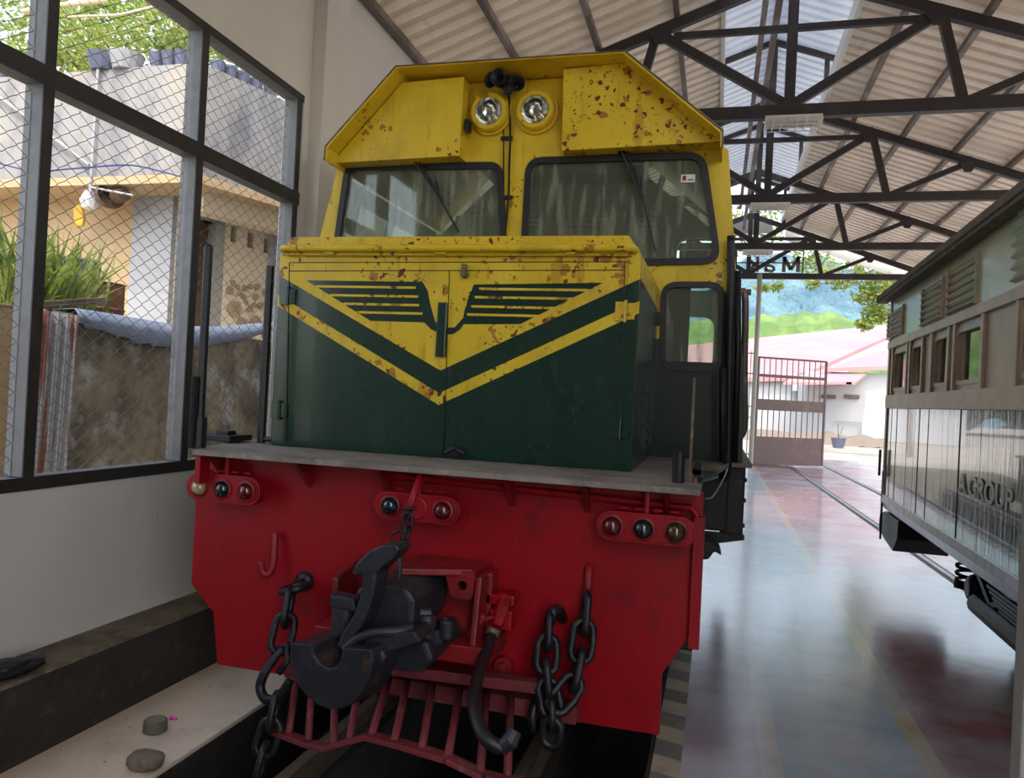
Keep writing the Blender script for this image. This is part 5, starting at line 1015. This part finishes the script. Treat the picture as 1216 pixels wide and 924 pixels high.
# right wall with door and slots
LEN = 5.2
def hr(t, z, o=0): return Vector((HC.x, HC.y, 0))+hd_*t+Vector((0, 0, z))+hn*o
def tz(x, y): p = HR(x, y); return ((p-HC).dot(hd_), p.z)
d0, d1 = .12, tz(258, 300)[0]; dz1 = tz(245, 262)[1]
slots = []
for xa, xb, yt, yb in ((274, 281, 268, 288), (294, 302, 276, 295), (314, 320, 283, 301)):
    a, b2 = tz(xa, 280)[0], tz(xb, 280)[0]; z1, z0 = tz((xa+xb)/2, yt)[1], tz((xa+xb)/2, yb)[1]; slots.append([hr(a, z0), hr(b2, z0), hr(b2, z1), hr(a, z1)])
CREAM_LIT = mat('cream_side_wall_lit_tone', (.70, .60, .44), .85, layers=[((.60, .54, .44), 2, .5, .7, V1, .5)])  # same cream made paler in place of soft sunlight on this side
q = MB(); q.holed([hr(0, 0), hr(LEN, 0), hr(LEN, zs), hr(0, zs)], [[hr(d0, .6), hr(d1, .6), hr(d1, dz1), hr(d0, dz1)]]+slots, -hn*.22); q.build('side_wall', CREAM_LIT, HO)
q = MB(); q.prism([hr(d0, .6, -.15), hr(d1, .6, -.15), hr(d1, dz1, -.15), hr(d0, dz1, -.15)], -hn*.05); q.build('door', BROWNW, HO)
q = MB()
for a, b2 in ((d0-.02, d0+.06), (d1-.05, d1+.09)): q.prism([hr(a, .6, .02), hr(b2, .6, .02), hr(b2, dz1+.05, .02), hr(a, dz1+.05, .02)], -hn*.2)
q.prism([hr(d0, dz1, .02), hr(d1, dz1, .02), hr(d1, dz1+.1, .02), hr(d0, dz1+.1, .02)], -hn*.2); q.build('door_frame', POSTG, HO)
q = MB(); q.prism([hr(LEN*.0+.0, 1), hr(0.1, 1), hr(.1, 1.2), hr(0, 1.2)], -hn*.3); q.prism([hr(LEN, 0, -.3), hr(LEN, zs, -.3), hr(0.3, zs, -.3), hr(.3, 0, -.3)], -hn*.02); q.build('inner_wall', BROWNW, HO)
ws, wz = tz(263, 324); wz2 = tz(314, 338)[1]; sz1 = (wz+wz2)/2
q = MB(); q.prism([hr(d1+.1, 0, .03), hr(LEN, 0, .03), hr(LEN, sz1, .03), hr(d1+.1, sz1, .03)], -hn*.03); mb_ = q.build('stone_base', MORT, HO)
random.seed(5); q = MB(); sts = []
for i in range(6000):
    t, z = random.uniform(d1+.2, LEN-.1), random.uniform(.9, sz1-.08)
    r_ = random.uniform(.05, .13) if i < 600 else random.uniform(.035, .06)
    if all((t-a)**2+(z-c)**2 > (r_+e)**2*.95 for a, c, e in sts): sts.append((t, z, r_))
for t, z, r_ in sts:
    k = 7; ph = random.random()*6; pts = [hr(t+r_*math.cos(ph+2*math.pi*j/k)*random.uniform(.8, 1.1), z+r_*math.sin(ph+2*math.pi*j/k)*random.uniform(.75, 1.05), .03) for j in range(k)]
    q.prism(pts, hn*.025)
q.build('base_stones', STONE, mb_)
pc_ = HR(326, 300); tt = (pc_-HC).dot(hd_); q = MB(); q.prism([hr(tt-.12, 0, .06), hr(tt+.5, 0, .06), hr(tt+.5, zs, .06), hr(tt-.12, zs, .06)], -hn*.1); q.build('white_pilaster', HWHITE, HO)
# cornice + parapet
def ur(t, z, o=0): return Vector((UC.x, UC.y, 0))+hd_*t+Vector((0, 0, z))+hn*o
q = MB(); q.box(-16, UC.x, UC.y, UC.y+.16, zs, ztp); q.prism([ur(0, zs), ur(7, zs), ur(7, ztp-.05), ur(0, ztp)], -hn*.16); q.build('parapet', GREYC, HO)
q = MB(); c7 = ur(7, 0, .04); q.prism([(-16, UC.y-.04, zs-.10), (UC.x+.05, UC.y-.04, zs-.10), (c7.x, c7.y, zs-.10), (-16, c7.y, zs-.10)], (0, 0, .10)); q.build('cornice', CREAM, HO)
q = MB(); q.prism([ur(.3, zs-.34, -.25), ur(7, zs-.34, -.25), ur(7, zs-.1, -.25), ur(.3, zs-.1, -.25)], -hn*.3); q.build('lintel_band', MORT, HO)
q = MB(); a = atY(118, 60, 7.7); b_ = atY(107, 232, 7.7); q.tube([a, b_], .018, 8); q.build('downpipe', HWHITE, HO)
q = MB(); q.tube([atY(-10, 108, 7.7), atY(106, 196, 7.7)], .018, 6); q.tube([atY(106, 222, 7.7), atY(158, 232, 7.7)], .014, 6); q.build('conduit', HWHITE, HO)
q = MB(); q.tube(spline([atY(-5, 193, 7.6), atY(40, 203, 7.6), atY(90, 200, 7.6), atY(150, 196, 7.6), atY(185, 202, 7.6), atY(222, 212, 7.6)], 6), .010, 6); tag(q.build('blue_cable', BLUEP, origin=tuple(atY(90, 200, 7.6))), 'thin blue cable strung across the house front', 'cable')
# hanging pieces by the wall
c0 = atY(127, 234, 7.9); q = MB(); q.lathe(c0, (.9, -.5, .1), [(0, .0), (.10, .02), (.16, .06), (.18, .14), (.16, .16), (.13, .10), (0, .05)], 18); q.lathe(c0+Vector((.2, -.05, 0)), (.9, -.3, 0), [(.0, 0), (.10, .0), (.08, .16), (0, .17)], 14); tag(q.build('wall_lamp', BROWNW, origin=tuple(c0), smooth=False), 'dark round lamp hanging below the parapet of the house', 'lamp')
c0 = atY(107, 237, 7.85); q = MB(); q.lathe(c0+Vector((0, 0, -.14)), (0, 0, 1), [(0, 0), (.09, .03), (.12, .12), (.07, .24), (.03, .30), (0, .31)], 10); tag(q.build('plastic_bag', WHITE, origin=tuple(c0)), 'white plastic bag hanging beside the dark wall lamp', 'bag')
c0 = atY(92, 256, 7.9); q = MB(); q.prism(P([(86, 246), (94, 240), (99, 258), (97, 268), (89, 270), (87, 258)], 7.9), (0, .05, 0)); tag(q.build('work_glove', YCLOTH, origin=tuple(c0), bevel=.015), 'yellow brown glove hanging on the cream house wall', 'glove')
# potted things on the parapet
cols = [GREYBAG, HWHITE, BROWNW]
pd = [(128, 62, .22, 'wide grey basin on the parapet', 0), (152, 58, .20, 'pale domed dish on the parapet, right of the grey basin', 1), (188, 60, .12, 'grey plant bag on the parapet, first of three by the corner', 0), (203, 57, .12, 'grey plant bag on the parapet, middle of three by the corner', 0), (217, 55, .11, 'grey plant bag on the parapet, nearest the corner', 0), (5, 78, .13, 'grey plant bag at the far left of the parapet', 0), (20, 78, .12, 'grey plant bag on the parapet beside the window post', 0)]
for (x, y, r_, l, c_) in pd:
    p = atY(x, 75, 7.85); q = MB(); h_ = random.uniform(.14, .24) if r_ < .15 else .20; r_ = r_*.8 if r_ < .15 else r_; q.lathe((p.x, 7.83, ztp), (0, 0, 1), [(0, 0), (r_*.75, 0), (r_, h_*.8), (r_*1.05, h_), (r_*.9, h_), (r_*.8, h_*.85), (0, h_*.8)], 14)
    o = q.build('plant_pot' if r_ < .15 else 'basin', cols[c_], origin=(p.x, 7.83, ztp)); tag(o, l, 'pot' if r_ < .15 else 'basin', 'pots on the parapet')
    if r_ < .15: q = MB(); leafcloud(q, (p.x, 7.83, ztp+h_+.12), .2, 50, .055); q.build('plant', LEAFY, o)
for k, (x, y) in enumerate(((258, 90), (272, 95), (287, 103), (303, 110), (320, 120))):
    p = atP(x, y+8, UC-hn*.08, hn); q = MB(); q.lathe((p.x, p.y, ztp-.03), (0, 0, 1), [(0, 0), (.07, 0), (.09, .15), (.08, .17), (0, .14)], 12); o = q.build('plant_pot', GREYBAG, origin=(p.x, p.y, ztp))
    tag(o, ['first', 'second', 'third', 'fourth', 'fifth'][k]+' plant bag from the corner along the receding parapet', 'pot', 'pots on the parapet'); q = MB(); leafcloud(q, (p.x, p.y, ztp+.32), .16, 40, .05); q.build('plant', LEAFY, o)
# trees over the parapet
random.seed(21)
def T(x, y, Y): return atY(x, y, Y)
tree('large leafy tree behind the parapet of the house', Vector((-14, 12, 0)), [Vector((-13.5, 12, 4)), Vector((-13, 12, 6.5))], [(T(80, 60, 11), .9, 1), (T(60, 20, 12), 1.3, 1.3), (T(110, 40, 11.5), .9, 1), (T(150, 20, 12), 1.2, 1.1), (T(15, 60, 11), 1.0, 1), (T(130, 55, 10.5), .6, .6), (T(90, 72, 10), .5, .6)], LEAFY, 430, .075)
tree('yellow green tree behind the corner of the house', Vector((-9.6, 12, 0)), [Vector((-9.6, 12, 4)), Vector((-9.9, 12, 6.6))], [(T(205, 40, 11), .9, 1.1), (T(225, 62, 11), .5, .6), (T(185, 15, 12), 1.0, 1), (T(215, 10, 13), 1.2, .8), (T(285, 85, 12), .6, .5), (T(250, 60, 13), .8, .6), (T(315, 108, 12), .4, .3)], LEAFY, 420, .07)
tree('darker tree in the background above the house', Vector((-16, 21, 0)), [Vector((-16, 21, 4)), Vector((-16, 21, 8))], [(T(120, 0, 21), 2.2, 1.0), (T(40, -10, 21), 2.2, .8), (T(200, -5, 21), 1.8, .6)], LEAF, 700, .13)
q = MB(); q.tube([T(28, 14, 9.5), T(70, 6, 9.5), T(125, 0, 9.5)], .045, 7); q.tube([T(80, 20, 9.5), T(140, 18, 9.5), T(182, 8, 9.5)], .018, 6); tag(q.build('bamboo_pole', MORT, origin=tuple(T(70, 6, 9.5)), smooth=True), 'pale bamboo poles lying across the tree branches', 'pole')
# garden wall, tarpaulin, zinc sheets, bins, weeds
GXW = -5.3
gw0, gw1 = atX(40, 372, GXW), atX(330, 404, GXW)
zg = (atX(100, 385, GXW).z+atX(310, 396, GXW).z)/2
TG = MB(); TG.box(-16, GXW-.22, 2.0, 14, -.1, zg-.10); struct(TG.build('ground_terrace', GROUNDM))
GW = MB(); GW.box(GXW-.2, GXW, 2.0, 14, -.1, zg); o = GW.build('garden_wall', GARDW, origin=(GXW, 6, 0), bevel=.01); tag(o, 'low mouldy concrete garden wall under the blue tarpaulin', 'wall')
q = MB(); tp = [atX(x, y, GXW+.03) for x, y in ((88, 370), (130, 376), (165, 382), (204, 388), (240, 391), (290, 389), (325, 386))]; bt = [atX(x, y, GXW+.05) for x, y in ((88, 384), (130, 396), (165, 408), (204, 412), (240, 411), (290, 402), (325, 392))]
tpz = [p for p in tp]; n_ = len(tp); vs = []
top2 = spline(tp, 5); bot2 = spline(bt, 5)
for a, b2 in zip(top2, bot2):
    wv = .012*math.sin(a.y*23)+.008*math.sin(a.y*57)
    vs += [a+Vector((-.30, 0, .01)), a+Vector((0, 0, .03)), a.lerp(b2, .35)+Vector((.05+wv, 0, 0)), a.lerp(b2, .7)+Vector((.04-wv, 0, 0)), b2+Vector((.02+wv*2, 0, wv))]
fs = [(i*5+j, i*5+j+1, (i+1)*5+j+1, (i+1)*5+j) for i in range(len(top2)-1) for j in range(4)]
o = q.add(vs, fs).build('tarpaulin', TARP, origin=tuple(tp[3]), smooth=True); so = o.modifiers.new('thick', 'SOLIDIFY'); so.thickness = .004; tag(o, 'blue grey tarpaulin strip draped along the garden wall top', 'tarpaulin')
def zinc(xa, xb, yt, yb, X, l, lean=.0):
    a, b2 = atX(xa, yt, X), atX(xb, yt, X); z0 = -.03; n = 120; q_ = MB(); vs = []
    for i in range(n+1):
        y = a.y+(b2.y-a.y)*i/n; off = .022*math.cos(2*math.pi*(y-a.y)/.085)
        vs += [(X+off, y, a.z), (X+off+lean, y-.12, z0), (X+off+.003, y, a.z), (X+off+.003+lean, y-.12, z0)]
    fs = [(4*i, 4*i+1, 4*i+5, 4*i+4) for i in range(n)]+[(4*i+2, 4*i+6, 4*i+7, 4*i+3) for i in range(n)]
    o = q_.add(vs, fs).build('zinc_sheet', ZINC, origin=(X, a.y, z0)); tag(o, l, 'sheet')
zinc(44, 92, 368, 560, -4.7, 'rust streaked corrugated zinc sheet leaning outside the window', .06)
b = MB(); p, q2 = atX(-10, 364, -4.9), atX(43, 362, -4.9); b.box(-4.95, -4.9, p.y-.5, q2.y, 0, p.z); tag(b.build('cream_board', CREAM, origin=(-4.92, p.y, 0)), 'cream coloured low wall panel at the left edge, behind the wire', 'panel')
b = MB(); b.bar(atX(42, 362, -5.0), atX(122, 357, -5.0), .05, .05); b.bar(atX(42, 366, -4.95), atX(112, 360, -4.95), .02, .02); b.bar((-5.02, atX(60, 362, -5.0).y, 0), (-5.02, atX(60, 362, -5.0).y, atX(60, 362, -5.0).z), .04, .04); tag(b.build('rusty_rail', RAILM, origin=tuple(atX(80, 360, -5.0))), 'rusty angle iron lying over the weeds above the zinc sheet', 'rail')
zt_g = zg-.10
c0 = atX(86, 308, -6.75); hb = c0.z-zt_g; b = MB(); b.lathe((c0.x, c0.y, zt_g), (0, 0, 1), [(0, 0), (.22, 0), (.28, hb-.04), (.30, hb-.02), (.28, hb), (.25, hb-.02), (0, hb-.2)], 22); tag(b.build('bucket', GREYBAG, origin=(c0.x, c0.y, zt_g), smooth=False), 'dark grey plastic tub standing behind the weeds', 'bucket')
c0 = atX(120, 336, -6.05); hb = c0.z-zt_g; b = MB(); b.lathe((c0.x, c0.y, zt_g), (0, 0, 1), [(0, 0), (.22, 0), (.22, hb*.45), (.235, hb*.48), (.22, hb*.51), (.22, hb-.02), (.235, hb-.01), (.21, hb), (.2, hb-.1), (0, hb-.12)], 22); tag(b.build('rusty_drum', mat('rust_brown_steel', (.17, .065, .03), .8, layers=[((.28, .16, .10), 6, .5, .7, V1, .7)]), origin=(c0.x, c0.y, zt_g)), 'rusty brown drum beside the dark grey tub', 'drum')
q = MB(); random.seed(9)
for i in range(420):
    x, y = random.choice(((62, 345), (55, 300), (75, 330), (85, 350), (15, 300), (10, 340), (70, 310))); X = random.uniform(-6.0, -5.62)
    b0 = atX(x+random.gauss(0, 12), 365, X); b0.z = zt_g; L_ = random.uniform(.35, 1.05); dr = Vector((random.gauss(0, .35), random.gauss(0, .35), 1)).normalized(); e_ = b0+dr*L_+Vector((random.gauss(0, .1), random.gauss(0, .12), -.05)); md = b0.lerp(e_, .55)+Vector((0, 0, .08))
    s_ = Vector((random.gauss(0, 1), random.gauss(0, 1), 0)).normalized()*.012
    q.add([b0-s_, b0+s_, md+s_*1.4, md-s_*1.4, e_], [(0, 1, 2, 3), (3, 2, 4)])
tag(q.build('weeds', LEAFY, origin=tuple(atX(65, 350, -5.5))), 'tall bright green weeds growing behind the zinc sheet', 'weeds', kind='stuff')

# ================================================================== small things by the pit
p = atZ(184, 868, -.43); q = MB(); q.lathe((p.x, p.y, -.43), (0, 0, 1), [(0, 0), (.062, 0), (.066, .004), (.064, .060), (.058, .066), (.054, .066), (.053, .056), (0, .056)], 32); cu = q.build('round_drain_cap', GREYCUP, origin=(p.x, p.y, -.43), smooth=False); tag(cu, 'small round grey cap with a slotted top, on the beige ledge', 'cap')
q = MB()
for k in range(-5, 6): w_ = math.sqrt(max(0, .054**2-(k*.0095)**2)); q.bar((p.x+k*.0095, p.y-w_, -.368), (p.x+k*.0095, p.y+w_, -.368), .004, .006)
lab(q.build('slotted_top', MESHC, cu), 'pale slotted grille')
p2 = atZ(207, 852, -.41); q = MB(); q.tube([p2+Vector((-.03, 0, -.008)), p2+Vector((.012, .01, -.008))], [.011, .006], 8); tag(q.build('pink_cap', PINKP, origin=(p2.x, p2.y, -.43), smooth=True), 'tiny bright pink plastic piece beside the round grey cap', 'plastic piece')
p = atZ(172, 912, -.43); bm = bmesh.new(); bmesh.ops.create_icosphere(bm, subdivisions=4, radius=1); q = MB(); vs = []
for v in bm.verts:
    c = v.co; n_ = 1+.10*noise.noise(c*2.2)+.04*noise.noise(c*7); c = Vector((math.copysign(abs(c.x)**.8, c.x), math.copysign(abs(c.y)**.8, c.y), math.copysign(abs(c.z)**.6, c.z)))
    vs.append((p.x+c.x*.092*n_, p.y+c.y*.072*n_, -.43+.040+c.z*.040*n_))
q.add(vs, [tuple(v.index for v in f.verts) for f in bm.faces]); bm.free(); tag(q.build('stone', STONEG, origin=(p.x, p.y, -.43), smooth=True), 'flat rough brown stone lying beside the round grey cap', 'stone')
p = atZ(15, 800, 0); bm = bmesh.new(); bmesh.ops.create_icosphere(bm, subdivisions=4, radius=1); q = MB(); vs = []
for v in bm.verts:
    c = v.co; n_ = 1+.25*noise.noise(c*1.8)+.12*noise.noise(c*5); vs.append((p.x+c.x*.11*n_, p.y+c.y*.17*n_, .035+c.z*.04*n_))
q.add(vs, [tuple(v.index for v in f.verts) for f in bm.faces]); bm.free(); tag(q.build('dark_rag', IRON2, origin=(p.x, p.y, 0), smooth=True), 'dark crumpled rag lying on the mossy ledge', 'rag')
for o in S.objects:
    if '_o' in o: del o['_o']
